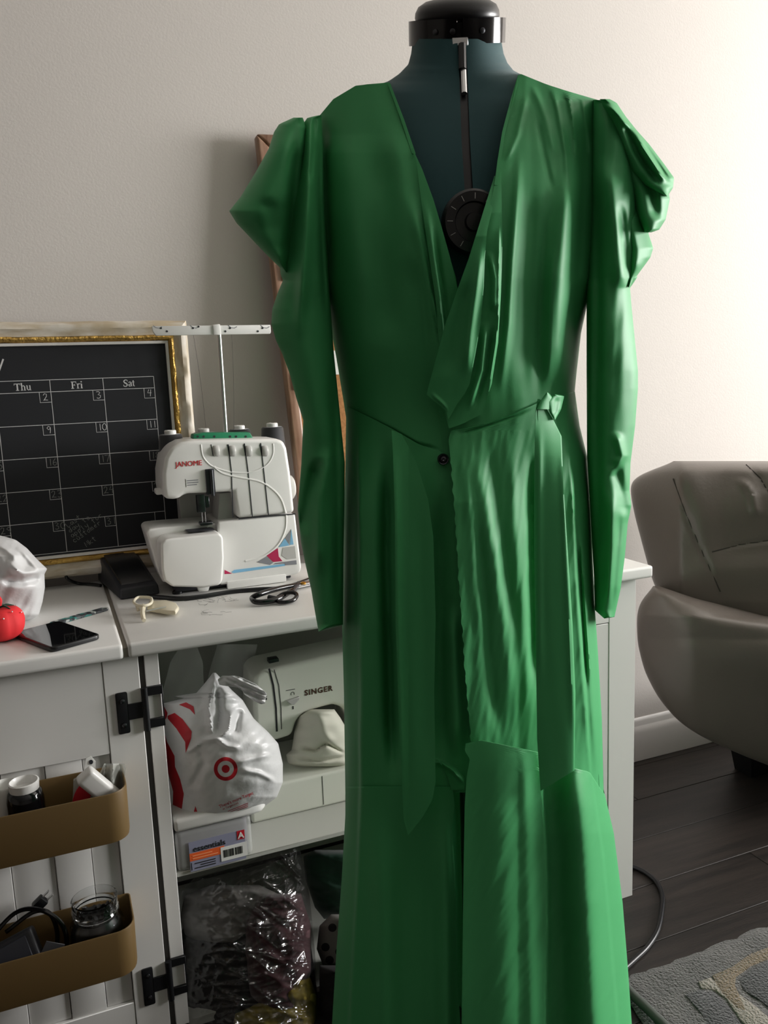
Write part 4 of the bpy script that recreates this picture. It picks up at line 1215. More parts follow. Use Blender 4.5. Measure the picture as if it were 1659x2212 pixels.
MB().prism(spoly([(402, 1139), (455, 1135), (462, 1147), (415, 1150)], LY + .04), -.02, .02, lambda u, v, w: (u, LY + .045 + w, float(sp(430, 1146, LY + .04)[1]) + .0015 + (v - sp(430, 1143, LY + .04)[1]) * .12), 0).build('needle_plate', M['charcoal'], serger)
MB().box((sp(345, 1066)[0] - .004, SY + .02, sp(345, 1072)[1]), (sp(360, 1066)[0], SY + .05, sp(345, 1060)[1]), .003, 2).build('lever_knob', M['serger'], serger)
# raised lines, grooves, dials
fy = lambda u, v, h: (u, SY - h, v)
def line(pts, w, t, m, name, par, y=SY):
    return MB().ribbon(spoly(pts, y), w, lambda u, v, h: (u, y - h, v), t).build(name, m, par)
for pts in ([(457, 962), (466, 1010), (464, 1062)], [(493, 960), (500, 1020), (503, 1118)], [(528, 958), (536, 1020), (545, 1116)], [(563, 957), (570, 1020), (580, 1113)]):
    if pts[0][0] > 460:
        line(pts, .0018, .0007, M['charcoal'], 'thread_slot', ub)
arc = [(434, 960), (438, 985), (452, 1003), (470, 1012), (500, 1020), (535, 1021), (562, 1013), (580, 1000), (590, 980), (590, 958)]
MB().tube([fy(*p, -.0014) for p in spoly(arc)], .0024, 8).build('tension_rim', M['serger'], ub)
swoop = [(462, 1008), (480, 1022), (510, 1030), (560, 1040), (590, 1058), (608, 1080), (617, 1109)]
MB().tube([fy(*p, -.0018) for p in spoly(swoop)], .0030, 8).build('swoop_ridge', M['serger'], ub)
swoop2 = [(618, 1112), (617, 1140), (606, 1168), (590, 1187), (565, 1203), (530, 1212)]
MB().tube([fy(*p, -.0018) for p in spoly(swoop2)], .0030, 8).build('swoop_ridge', M['serger'], bb_)
line([(515, 1121), (638, 1110)], .0022, .0009, M['charcoal'], 'panel_gap', serger)
for px in (462, 497, 532, 567):
    cx, cz = sp(px + 5, 974)
    MB().lathe([(.010, -.0055), (.0112, -.004), (.0112, .004), (.010, .0055), (0, .0055)], (cx, SY + .0045, cz), (1, 0, 0), 28).build('tension_dial', M['serger_grey'], ub)
    line([(px - 6, 960), (px - 2, 984), (px + 8, 985), (px + 10, 984)], .0012, .0006, M['charcoal'], 'dial_slot', ub)
cx, cz = sp(641, 1060)
MB().lathe([(.022, 0), (.024, .003), (.024, .010), (.018, .014), (0, .014)], (cx - .003, SY + .06, cz), (1, 0, 0), 32).build('handwheel', M['serger'], serger)
# prints
def decal(pts, m, name, par, y=SY, off=.0006):
    return MB().prism(spoly(pts, y), -off, 0, front_y(y), 0).build(name, m, par, smooth=False)
decal([(485, 1231), (501, 1239), (485, 1240)], M['crimson'], 'crimson_print', bb_)
decal([(500, 1236), (506, 1231), (614, 1218), (616, 1222), (505, 1238)], M['bluegrey'], 'blue_print', bb_)
decal([(555, 1214), (576, 1202), (590, 1216), (583, 1220)], M['greyprint'], 'grey_print', bb_)
decal([(576, 1200), (600, 1184), (602, 1202), (610, 1212), (590, 1214)], M['crimson'], 'crimson_print', bb_)
decal([(590, 1219), (595, 1216), (640, 1210), (641, 1219), (616, 1221), (615, 1217)], M['greyprint'], 'grey_print', bb_)
decal([(602, 1182), (615, 1163), (625, 1178)], M['bluegrey'], 'blue_print', bb_)
decal([(616, 1162), (628, 1145), (624, 1175)], M['greyprint'], 'grey_print', bb_)
decal([(629, 1143), (634, 1176), (626, 1177)], M['bluegrey'], 'blue_print', bb_)
MB().prism(spoly([(611, 1183), (637, 1179), (640, 1206), (620, 1208), (608, 1200)]), -.0006, .0, front_y(SY), .0003, 1).build('finger_recess', M['serger_grey'], bb_)
jx_, jz_ = sp(408, 1002)
text('JANOME', (jx_, SY - .0005, jz_), (1, 0, .0), (0, 0, 1), .0135, M['red'], 'lettering', ub, sx=.95)
ix, iz = sp(417, 1043)
for k in range(3):
    MB().box((ix - .011, SY - .0004, iz + .004 - .0042 * k), (ix + .010 - .003 * (k == 2), SY + .0002, iz + .0056 - .0042 * k)).build('small_print', M['greyprint'], ub, smooth=False)
MB().box((ix - .0135, SY - .0004, iz - .007), (ix - .0128, SY + .0002, iz + .008)).build('small_print', M['ink'], ub, smooth=False)
# thread stand with four cones
TSY = 1.70
gz = float(ony(480, 944, TSY)[2])
MB().prism(spoly([(418, 938), (440, 935), (540, 934), (547, 946), (547, 955), (416, 955)], SY + .05), 0, .03, front_y(SY + .05), .002, 2).build('thread_guide_plate', M['greenplastic'], serger)
gp = serger.children[-1]
for px in (427, 440, 463, 497, 510, 531):
    cx, cz = sp(px, 943, SY + .05)
    MB().lathe([(.0022, 0), (.0022, .0006), (0, .0006)], (cx, SY + .0502, cz), (0, -1, 0), 10).build('guide_hole', M['charcoal'], gp)
x0_, x1_ = float(ony(345, 1000, TSY)[0]), float(ony(615, 1000, TSY)[0])
MB().box((x0_, TSY - .028, T + .235), (x1_, TSY + .028, T + .243), .003, 2).build('spool_tray', M['greenplastic'], serger)
MB().box((x0_ + .03, TSY - .02, T + .02), (x1_ - .03, TSY + .02, T + .237), .004, 2).build('rear_housing', M['serger_grey'], serger)
RY = TSY - .03
ra, rb = ony(470, 712, RY), ony(489, 950, RY)
MB().tube([(float(rb[0]), RY, T + .23), (float(rb[0]) , RY, float(ra[2]))], .0042, 12, 1).build('stand_rod', M['steel'], serger)
tx0, tx1 = float(ony(328, 712, RY)[0]), float(ony(584, 712, RY)[0])
tz0, tz1 = float(ony(480, 723, RY)[2]), float(ony(480, 703, RY)[2])
dz_ = .004
MB().prism([(tx0 + .006, tz0), (tx1 - .002, tz0), (tx1, tz0 + .003), (tx1, tz1), (tx0, tz1), (tx0 + .001, tz0 + .009)], -.004, .004, front_y(RY), .0012, 2).build('thread_bar', M['serger'], serger)
tb_ = serger.children[-1]
MB().prism(spoly([(458, 702), (474, 700), (476, 724), (460, 724)], RY), -.007, .007, front_y(RY), .002, 2).build('bar_clamp', M['serger'], tb_)
for px, py in ((347, 709), (360, 716), (416, 709), (428, 706), (486, 716), (496, 709), (556, 716), (566, 709)):
    cx, cz = sp(px, py, RY)
    MB().lathe([(.0020, 0), (.0020, .0005), (0, .0005)], (cx, RY - .0042, cz), (0, -1, 0), 10).build('eyelet', M['charcoal'], tb_)
for px in (340, 420, 502, 572):
    MB().ribbon(spoly([(px - 10, 703), (px - 4, 708), (px + 4, 709), (px + 9, 706)], RY), .0012, lambda u, v, h: (u, RY - .004 - h, v), .0004).build('thread_hook', M['greyprint'], tb_)
tl = MB()
for px, qx in ((416, 446), (500, 505)):
    a_, b_ = ony(px, 712, RY), ony(qx, 936, TSY)
    tl.tube([a_, (a_ + b_) / 2 + np.array([.002, 0, 0]), b_], .00035, 4)
tl.build('loose_thread', M['hair'], serger, kind='stuff')
cone0 = None
for i, (px, py, lab) in enumerate(((368, 938, 'black thread cone at the left end of the serger, before the chalkboard'), (440, 934, 'black thread cone left of the steel stand rod behind the serger'),
                                   (517, 927, 'black thread cone right of the steel stand rod behind the serger'), (588, 922, 'black thread cone at the right end of the serger, by the cork board'))):
    yv = TSY - (.02 if i in (0, 3) else 0.0)
    if i in (0, 3):
        yv = SY + .10
    q = ony(px, py, yv)
    base = float(q[2]) - .070
    if cone0 is None:
        cone0 = thing('thread_cone', lab, 'thread cone', (float(q[0]), yv, base), 'thread cones on the serger')
        MB().lathe([(.026, 0), (.0265, .004), (.0225, .067), (.020, .070), (0, .070)], (float(q[0]), yv, base), n=24).build('wound_thread', M['thread'], cone0)
        MB().lathe([(.0115, .069), (.0115, .0765), (.010, .078), (.005, .078), (.0045, .072), (0, .072)], (float(q[0]), yv, base), n=20).build('spool_core', M['serger'], cone0)
        cone = cone0
    else:
        cone = cone0.copy()
        COL.objects.link(cone)
        cone.location = (float(q[0]), yv, base)
        cone['label'] = lab
        for ch in list(cone0.children):
            c_ = ch.copy()
            COL.objects.link(c_)
            c_.parent = cone
            c_.matrix_parent_inverse = ch.matrix_parent_inverse.copy()
cones = None

# ------------------------------------------------------------------ things on the worktop
tz = T + .0005
pedal = thing('foot_pedal', 'black serger foot pedal lying on the worktop before the chalkboard', 'foot pedal', (.13, 1.68, T))
Pq = [onz(260, 1298, tz), onz(345, 1276, tz), onz(297, 1222, tz), onz(206, 1248, tz)]
cpx = [(249, 1297, .024), (340, 1277, .024)]
xa, xb = .098, .172
xc_, xd2 = .070, .150
ya, yb = 1.572, 1.765
pv = [(xa, ya, tz), (xb, ya + .008, tz), (xd2, yb, tz), (xc_, yb, tz), (xa + .002, ya + .006, T + .020), (xb - .002, ya + .014, T + .020), (xd2 - .003, yb - .004, T + .062), (xc_ + .003, yb - .004, T + .062)]
b = bmesh.new()
vv = [b.verts.new(p) for p in pv]
for f in ((3, 2, 1, 0), (4, 5, 6, 7), (0, 1, 5, 4), (1, 2, 6, 5), (2, 3, 7, 6), (3, 0, 4, 7)):
    b.faces.new([vv[i] for i in f])
bmesh.ops.bevel(b, geom=b.edges[:], offset=.004, segments=3, affect='EDGES', profile=.5)
MB().bm(b).build('pedal_body', M['charcoal'], pedal)
pt = [np.array(p) for p in pv[4:]]
c0 = sum(pt) / 4
MB().add([tuple(c0 + (p - c0) * .84 + np.array([0, 0, .0006])) for p in pt] + [tuple(c0 + (p - c0) * .80 + np.array([0, -.001, .0030])) for p in pt],
         [(4, 5, 6, 7), (0, 1, 5, 4), (1, 2, 6, 5), (2, 3, 7, 6), (3, 0, 4, 7)]).build('tread_plate', M['black'], pedal)
def onY(px, py, y):
    return tuple(float(c) for c in ony(px, py, y))
MB().tube([onY(210, 1213, 1.745), onY(170, 1214, 1.74), onY(148, 1228, 1.735), onY(144, 1248, 1.73), (onz(168, 1260, T + .004)), (onz(200, 1262, T + .004)), (.072, 1.70, T + .004)], .0032, 8).build('cord', M['black'], pedal)
cbl = MB().tube([onz(318, 1288, T + .004), onz(345, 1290, T + .004), onz(390, 1293, T + .004), onz(440, 1288, T + .004), onz(500, 1278, T + .004), onz(560, 1273, T + .004), onz(600, 1271, T + .004), onz(640, 1262, T + .004), onz(700, 1240, T + .004)], .0042, 10).build('serger_cable', M['black'], None)
meta(cbl, 'black mains cable running along the front of the white serger', 'cable')
# scissors
sc = thing('scissors', 'black-handled scissors lying on the worktop in front of the serger', 'scissors', (.36, 1.45, T))
def tq(px, py, h=.006):
    return onz(px, py, T + h)
MB().tube([tq(640, 1264, .009), tq(600, 1272, .014), tq(560, 1284, .016), tq(545, 1292, .010), tq(552, 1300, .008), tq(575, 1300, .007), tq(605, 1292, .008), tq(632, 1274, .010)], [.0045, .005, .0052, .005, .005, .0052, .005, .0045], 10, 6).build('long_handle', M['black_gloss'], sc)
MB().tube([tq(598, 1293, .006), tq(612, 1283, .012), tq(632, 1280, .014), tq(641, 1286, .010), tq(634, 1296, .006), tq(615, 1301, .005), tq(600, 1299, .0055)], .0038, 10, 6, True).build('ring_handle', M['black_gloss'], sc)
MB().tube([tq(600, 1294, .006), tq(580, 1290, .008)], .0045, 10, 1).tube([tq(632, 1279, .008), tq(645, 1260, .008)], .0045, 10, 1).build('handle_neck', M['charcoal'], sc)
def blade(px0, py0, px1, py1, w, h):
    a_, c_ = np.array(tq(px0, py0, h)), np.array(tq(px1, py1, h))
    d_ = (c_ - a_) / np.linalg.norm(c_ - a_)
    n_ = np.cross([0, 0, 1], d_)
    vs_ = []
    for p, ww in ((a_, w), (a_ + (c_ - a_) * .5, w * .85), (c_, w * .12)):
        for s, hh in ((-1, 0), (1, 0), (1, .0022), (-1, .0022)):
            vs_.append(tuple(p + n_ * s * ww / 2 + np.array([0, 0, hh])))
    fs = [(0, 1, 2, 3), (11, 10, 9, 8)]
    for i in range(2):
        for k in range(4):
            fs.append((i * 4 + k, (i + 1) * 4 + k, (i + 1) * 4 + (k + 1) % 4, i * 4 + (k + 1) % 4))
    return MB().add(vs_, fs).build('blade', M['steel'], sc, smooth=False)
blade(628, 1271, 830, 1225, .020, .0035)
blade(630, 1267, 830, 1222, .018, .0065)
MB().lathe([(.0055, 0), (.0055, .003), (.003, .005), (0, .005)], np.array(tq(655, 1262, .0085)), n=16).build('pivot_screw', M['brass'], sc)
# binder clip, nail file, phone
cl = thing('plastic_clip', 'cream plastic clip with ring end lying on the worktop by the leaf joint', 'clip', (.155, 1.42, T))
rg = [(289, 1300), (297, 1291), (312, 1290), (326, 1292), (327, 1302), (315, 1308), (298, 1308)]
MB().tube([tq(*p, .016) for p in rg], .0026, 8, 5, True).build('ring', M['cream'], cl)
MB().tube([tq(310, 1309, .012), tq(308, 1325, .010), tq(311, 1340, .004)], [.0045, .004, .0035], 8).tube([tq(296, 1308, .014), tq(299, 1320, .005)], .003, 8, 1).build('jaw', M['cream'], cl)
hp = [onz(*p, 0.0) for p in ((322, 1302), (360, 1300), (381, 1306), (387, 1316), (380, 1327), (355, 1324), (318, 1318))]
hp = [onz(*p, T + .006) for p in ((322, 1303), (360, 1301), (381, 1307), (387, 1316), (380, 1326), (355, 1324), (318, 1318))]
MB().prism([(float(p[0]), float(p[1])) for p in hp], T + .003, T + .011, lambda u, v, w: (u, v, w), .0028, 3).build('handle', M['cream'], cl)
MB().tube([tq(316, 1320, .013), tq(358, 1311, .0135)], .0012, 8, 1).build('spring_pin', M['steel'], cl)
nf = thing('nail_file', 'patterned teal and grey nail file lying on the leaf behind the phone', 'nail file', (.03, 1.48, T))
a_, c_ = np.array(tq(118, 1348, .001)), np.array(tq(224, 1318, .001))
d_ = (c_ - a_) / np.linalg.norm(c_ - a_)
n_ = np.cross([0, 0, 1], d_)
out_ = [a_ + n_ * .008 * math.cos(t_) - d_ * .008 * math.sin(t_) for t_ in np.linspace(0, math.pi, 7)] + [c_ - n_ * .008 * math.cos(t_) + d_ * .008 * math.sin(t_) for t_ in np.linspace(0, math.pi, 7)]
fm = bpy.data.materials.new('camouflage_print')
fm.use_nodes = True
nt = fm.node_tree
tc = nt.nodes.new('ShaderNodeTexCoord')
vo = nt.nodes.new('ShaderNodeTexVoronoi')
vo.inputs['Scale'].default_value = 160
cr = nt.nodes.new('ShaderNodeValToRGB')
cr.color_ramp.interpolation = 'CONSTANT'
for p, h in ((0, '20262a'), (.25, '5c6468'), (.45, '2f7f78'), (.6, 'a9b0ad'), (.75, '3b3f43')):
    e = cr.color_ramp.elements[0] if p == 0 else cr.color_ramp.elements.new(p)
    e.color = (*srgb(h), 1)
sx_ = nt.nodes.new('ShaderNodeSeparateColor')
nt.links.new(tc.outputs['Object'], vo.inputs['Vector'])
nt.links.new(vo.outputs['Color'], sx_.inputs[0])
nt.links.new(sx_.outputs[0], cr.inputs[0])
nt.links.new(cr.outputs[0], nt.nodes['Principled BSDF'].inputs['Base Color'])
MB().prism([(float(p[0]), float(p[1])) for p in out_], T + .0002, T + .0045, lambda u, v, w: (u, v, w), .0006, 1).build('file_board', fm, nf)
ph = thing('phone', 'black phone lying face up on the leaf beside the red pincushion', 'phone', (-.02, 1.37, T))
q_ = [onz(*p, T + .008) for p in ((99, 1402), (210, 1374), (136, 1337), (36, 1365))]
cc = sum(q_) / 4
ex = (q_[1] - q_[0] + q_[2] - q_[3])
ey = (q_[3] - q_[0] + q_[2] - q_[1])
lx, ly = np.linalg.norm(ex) / 2, np.linalg.norm(ey) / 2
ex = ex / np.linalg.norm(ex)
ey = np.cross([0, 0, 1], ex)
def rr_poly(w, h, r_):
    o_ = []
    for sx2, sy2, a0 in ((1, 1, 0), (-1, 1, 90), (-1, -1, 180), (1, -1, 270)):
        for k in range(6):
            a = math.radians(a0 + k * 18)
            o_.append((sx2 * (w / 2 - r_) + r_ * math.cos(a), sy2 * (h / 2 - r_) + r_ * math.sin(a)))
    return o_
php = lambda u, v, w: tuple(cc * np.array([1, 1, 0]) + ex * u + ey * v + np.array([0, 0, T + w]))
MB().prism(rr_poly(lx, ly, .010), .0004, .0082, php, .0022, 3).build('body', M['black'], ph)
MB().prism(rr_poly(lx - .005, ly - .005, .008), .0080, .0084, php, 0).build('screen', mat('phone_glass', '07070a', .04, spec=.7), ph, smooth=False)
# pincushion
pc = onz(6, 1392, T)
pcn = thing('pincushion', 'red tomato pincushion at the edge of the leaf in front of the bag', 'pincushion', (float(pc[0]), float(pc[1]) + .02, T))
b = MB()
vs_, fs = [], []
nu, nv = 48, 20
cx, cy, cz = float(pc[0]), float(pc[1]) + .022, T + .030
for i in range(nv + 1):
    th = math.pi * i / nv
    for k in range(nu):
        a = 2 * math.pi * k / nu
        gv = 1 - .06 * (abs(math.cos(3 * a)) ** 12) * math.sin(th)
        rr_ = .036 * math.sin(th) ** .85 * gv
        vs_.append((cx + rr_ * math.cos(a), cy + rr_ * math.sin(a), cz + .0295 * math.cos(th) - .006 * max(0, math.cos(th)) ** 8))
for i in range(nv):
    for k in range(nu):
        fs.append((i * nu + k, i * nu + (k + 1) % nu, (i + 1) * nu + (k + 1) % nu, (i + 1) * nu + k))
b.add(vs_, fs).build('cushion', M['redfab'], pcn)
lf = MB()
for k in range(6):
    a = k * math.pi / 3 + .3
    P = [(cx, cy, cz + .0245), (cx + .010 * math.cos(a), cy + .010 * math.sin(a), cz + .0272), (cx + .022 * math.cos(a), cy + .022 * math.sin(a), cz + .0235)]
    lf.tube(P, [.0012, .002, .0004], 6, 4)
lf.build('felt_leaves', M['darkgreen'], pcn)
MB().tube([(cx, cy, cz + .024), (cx + .001, cy + .001, cz + .036), (cx - .004, cy + .002, cz + .046)], [.002, .004, .003], 8, 4).build('tag_end', M['redfab'], pcn)
for i, (a, e_) in enumerate(((-.9, .7), (-.4, .5), (-1.4, .45), (-.1, .9))):
    d_ = np.array([math.cos(a) * math.cos(e_), math.sin(a) * math.cos(e_), math.sin(e_)])
    p_ = np.array([cx, cy, cz]) + d_ * np.array([.0355, .0355, .029])
    o = MB().tube([p_ - d_ * .004, p_ + d_ * .004], .0004, 5, 1).lathe([(0, -.001), (.0013, 0), (0, .001)], p_ + d_ * .004, d_, 8).build('ball_pin', M['steel'], None)
    meta(o, ('tiny steel pin low on the front of the red pincushion', 'tiny steel pin on the right front of the red pincushion', 'tiny steel pin on the left front of the red pincushion', 'tiny steel pin high on the right of the red pincushion')[i], 'pin', 'pins in the pincushion')
hb = MB()
for k in range(26):
    px, py = random.choice(((440, 1300), (500, 1298), (470, 1322), (420, 1296)))
    px, py = px + random.gauss(0, 22), py + random.gauss(0, 4)
    a_ = random.uniform(0, 6.28)
    P = [onz(px, py, T + .0006)]
    for j in range(5):
        a_ += random.gauss(0, .7)
        P.append(P[-1] + np.array([math.cos(a_) * .005, math.sin(a_) * .005, random.uniform(0, .0006)]))
    for p in P:
        p[2] = max(p[2], T + .0006)
    hb.tube(P, .00022, 3, 3)
o = hb.build('thread_ends', M['hair'], None, kind='stuff')
meta(o, 'loose dark thread ends scattered on the white worktop', 'thread scraps')
# plastic bag on the leaf
tbag = thing('plastic_bag', 'crumpled white plastic bag on the leaf behind the red pincushion', 'plastic bag', (-.16, 1.55, T))
dB = float(np.dot(np.array([-.10, 1.55, 0]), f0))
pillow('bag_film', M['film'], tbag, [(-40, 1150), (-130, 1170), (-180, 1230), (-185, 1300), (-150, 1362)],
       [(-30, 1150), (10, 1159), (34, 1166), (58, 1184), (80, 1208), (102, 1229), (96, 1240), (97, 1270), (92, 1300), (84, 1328), (68, 1338), (40, 1346), (10, 1362)],
       dB, lambda Y: np.interp(Y, [1150, 1200, 1260, 1360], [.03, .09, .10, .07]), .09, [
    ([(-10, 1170), (30, 1200), (40, 1250)], 10, .010, 'g'), ([(40, 1180), (70, 1215), (90, 1238)], 8, .008, 'g'), ([(10, 1215), (50, 1238), (98, 1236)], 8, .016, 'h'),
    ([(0, 1255), (50, 1258), (95, 1246)], 8, -.012, 'h'), ([(-20, 1180), (-5, 1220), (0, 1250)], 7, -.010, 'g')],
    lambda X, Y: .005 * wrinkle(X, Y, 40, 40, 41) + .0025 * wrinkle(X, Y, 14, 20, 42), nx=80, dy=2.5, taper=25)

# ------------------------------------------------------------------ prints that lie on soft bags
def scan_decal(poly, surf, m, name, parent, step=1.5, lift=.0009):
    P = np.array(poly, float)
    y0, y1 = P[:, 1].min() + .2, P[:, 1].max() - .2
    n = max(3, int((y1 - y0) / step))
    rows = []
    for y in np.linspace(y0, y1, n):
        xs_ = []
        for i in range(len(P)):
            a, b = P[i], P[(i + 1) % len(P)]
            if (a[1] - y) * (b[1] - y) < 0:
                xs_.append(a[0] + (b[0] - a[0]) * (y - a[1]) / (b[1] - a[1]))
        if len(xs_) >= 2:
            rows.append((min(xs_), max(xs_), y))
    X = np.array([np.linspace(a, b, 14) for a, b, y in rows])
    Y = np.array([[y] * 14 for a, b, y in rows])
    return gridmesh(dep(X, Y, surf(X, Y) - lift), name, m, parent)
def polar_decal(cx, cy, ri, ro, surf, m, name, parent, lift=.0009, ky=1.0):
    a = np.linspace(0, 2 * math.pi, 49)[None]
    r_ = np.linspace(max(ri, .05), ro, 6)[:, None]
    X = cx + r_ * np.cos(a)
    Y = cy + r_ * np.sin(a) * ky
    return gridmesh(dep(X, Y, surf(X, Y) - lift), name, m, parent)
def text_decal(body, cx, cy, size, ang, surf, m, name, parent, bold=.0):
    o = text(body, (0, 0, 0), (1, 0, 0), (0, 1, 0), size, m, name, None, ext=0, bold=bold)
    ca, sa = math.cos(ang), math.sin(ang)
    n = len(o.data.vertices)
    co = np.zeros(n * 3)
    o.data.vertices.foreach_get('co', co)
    co = co.reshape(-1, 3)
    X = cx + co[:, 0] * ca + co[:, 1] * sa
    Y = cy + co[:, 0] * sa - co[:, 1] * ca
    P = dep(X, Y, surf(X, Y) - .0010)
    o.data.vertices.foreach_set('co', P.reshape(-1))
    o.data.update()
    adopt(o, parent)
    return o
def surf_of(Lp, Rp, d0, tf, folds, extra, ys0, ys1, power=.5, taper=0.0):
    def f(X, Y):
        l, r = smoothcurve(Lp, Y), smoothcurve(Rp, Y)
        s = np.clip((X - l) / (r - l), 0, 1)
        q = np.clip(1 - (2 * s - 1) ** 2, 0, 1) ** power
        ev = 1.0
        if taper:
            e, e2 = np.clip((Y - ys0) / taper, 0, 1), np.clip((ys1 - Y) / taper, 0, 1)
            ev = np.sqrt(np.clip(e * (2 - e), 0, 1)) * np.sqrt(np.clip(e2 * (2 - e2), 0, 1))
        fo = fold_field(folds, X, Y) + (extra(X, Y) if extra else 0)
        t_ = tf(Y) if callable(tf) else tf
        return d0 - t_ * ev * q - fo * np.clip(q * 2.2, 0, 1)
    return f
def hd(x, y):                                           # distance along the heading of a floor point
    return float(x * f0[0] + y * f0[1])

# ------------------------------------------------------------------ inside the cabinet
SH = .31
old = thing('sewing_machine', 'ivory sewing machine on the cabinet shelf, half behind the green dress', 'sewing machine', (.47, 1.52, SH))
AY = 1.465
am = spoly([(552, 1606), (548, 1530), (549, 1470), (556, 1456), (572, 1448), (800, 1397), (800, 1640), (762, 1640), (756, 1560), (742, 1530), (720, 1523), (672, 1536), (655, 1543), (640, 1560), (632, 1590), (600, 1600)], AY)
MB().prism(am, 0, .10, front_y(AY), .012, 4).build('arm', M['singer'], old, angle=30)
arm_ = old.children[-1]
b0, b1 = .285, .64
MB().box((b0, 1.42, SH + .0005), (b1, 1.60, SH + .068), .006, 3).build('base', M['singer'], old)
base_ = old.children[-1]
MB().box((.545, 1.467, SH + .065), (.63, 1.563, SH + .272), .008, 3).build('pillar', M['singer'], old)
q = sp(697, 1700, 1.42)
MB().box((q[0] - .0005, 1.4194, SH + .006), (q[0] + .0005, 1.4202, SH + .064)).build('panel_gap', M['charcoal'], base_, smooth=False)
line([(581, 1444), (590, 1480), (596, 1530), (598, 1580)], .0035, .0008, M['ink'], 'trim_line', arm_, AY)
line([(592, 1446), (602, 1480), (607, 1530), (608, 1575)], .0013, .0008, M['ink'], 'trim_line', arm_, AY)
tx, tzz = sp(688, 1492, AY)
text('SINGER', (tx, AY - .0005, tzz), (1, 0, 0), (0, 0, 1), .0150, mat('brown_lettering', '4a2c22', .5), 'lettering', arm_, spacing=1.18, bold=.0004)
tx, tzz = sp(574, 1508, AY)
text('S', (tx, AY - .0005, tzz), (1, 0, 0), (0, 0, 1), .011, M['ink'], 'lettering', arm_, bold=.0004)
cx, cz = sp(632, 1512, AY)
MB().prism([(cx - .013, cz + .002), (cx + .013, cz + .006), (cx + .012, cz), (cx + .002, cz - .008), (cx - .004, cz - .007)], -.006, .001, front_y(AY), .001, 1).build('stitch_lever', M['serger_grey'], arm_)
MB().box((cx - .001, AY - .0008, cz - .0185), (cx + .001, AY + .0005, cz - .0125)).box((cx - .012, AY - .0005, cz + .0205), (cx + .006, AY + .0005, cz + .0215)).build('lever_mark', M['ink'], arm_, smooth=False)
MB().tube([(cx - .002, AY - .0004, cz + .010), (cx - .002, AY - .0004, cz + .014), (cx + .001, AY - .0004, cz + .016), (cx + .004, AY - .0004, cz + .014), (cx + .004, AY - .0004, cz + .010)], .0004, 5, 4).build('lever_mark', M['ink'], arm_)
MB().box((sp(590, 1437, AY)[0], AY + .03, sp(590, 1446, AY)[1]), (sp(612, 1437, AY)[0], AY + .05, sp(590, 1436, AY)[1]), .002, 2).build('thread_guide', M['dark_steel'], arm_)
cd = hd(.46, 1.43)
cl_ = pillow('folded_cloth', M['creamcloth'], None, [(668, 1532), (646, 1546), (636, 1580), (630, 1620), (618, 1630), (622, 1650), (640, 1658)], [(716, 1524), (735, 1550), (752, 1580), (758, 1630), (762, 1646), (750, 1658)],
            cd + .035, .05, .03, [([(640, 1612), (680, 1622), (705, 1606), (750, 1630)], 4, -.010, 'h'), ([(630, 1635), (690, 1645), (755, 1632)], 4, -.008, 'h'), ([(690, 1540), (700, 1580), (720, 1610)], 12, .006, 'g')],
            lambda X, Y: .002 * wrinkle(X, Y, 26, 20, 51), nx=40, dy=2.5, taper=10)
meta(cl_, 'cream cloth bundle stuffed under the arm of the ivory sewing machine', 'cloth')
# carrier bag
bagt = thing('shopping_bag', 'white shopping bag with red printed stripes and bullseye on the cabinet shelf', 'shopping bag', (.22, 1.40, .42))
BL = [(460, 1453), (444, 1474), (424, 1497), (398, 1508), (372, 1504), (349, 1520), (344, 1580), (347, 1690), (360, 1755), (380, 1770)]
BR = [(466, 1453), (484, 1472), (500, 1490), (524, 1512), (548, 1552), (580, 1582), (601, 1606), (611, 1650), (611, 1690), (598, 1722), (566, 1746), (470, 1770)]
bd = hd(.22, 1.385)
btf = soft_table([1450, 1520, 1620, 1700, 1770], [.02, .05, .085, .088, .065], 30)
bfolds = [([(462, 1470), (452, 1530), (460, 1590)], 9, .014, 'l'), ([(470, 1480), (474, 1540), (466, 1592)], 8, -.016, 'g'), ([(500, 1530), (495, 1575), (470, 1600)], 7, .010, 'g'), ([(520, 1530), (512, 1560), (505, 1590)], 8, -.010, 'g'),
          ([(430, 1600), (470, 1596), (490, 1612), (525, 1616)], 6, .008, 'h'), ([(500, 1650), (540, 1640), (590, 1630)], 6, .006, 'h'), ([(515, 1662), (560, 1670), (600, 1690)], 6, .006, 'h'), ([(430, 1610), (440, 1650), (410, 1710)], 9, -.006, 'g'), ([(400, 1630), (440, 1600)], 6, .006, 'g')]
bex = lambda X, Y: .0022 * wrinkle(X, Y, 26, 40, 61) + .0010 * wrinkle(X, Y, 10, 14, 62)
pillow('bag_film', M['film'], bagt, BL, BR, bd, btf, .07, bfolds, bex, nx=80, dy=2.2, taper=14)
bs = surf_of(BL, BR, bd, btf, bfolds, bex, 1453, 1770, taper=14)
hl = sheet('handle_loop', M['film'], bagt, [(480, 1460), (470, 1468), (474, 1480), (520, 1486), (528, 1500), (545, 1512), (562, 1521)],
           [(500, 1458), (522, 1464), (552, 1478), (572, 1494), (576, 1500), (572, 1520), (566, 1521)], lambda X, Y: bd - .030 - .02 * np.clip((X - 470) / 100, 0, 1), (), lambda X, Y: .004 * np.sin((Y - X * .45) * .55) * np.clip((X - 480) / 50, 0, 1) + .003 * wrinkle(X, Y, 10, 12, 63), dy=1.6, thick=.001)
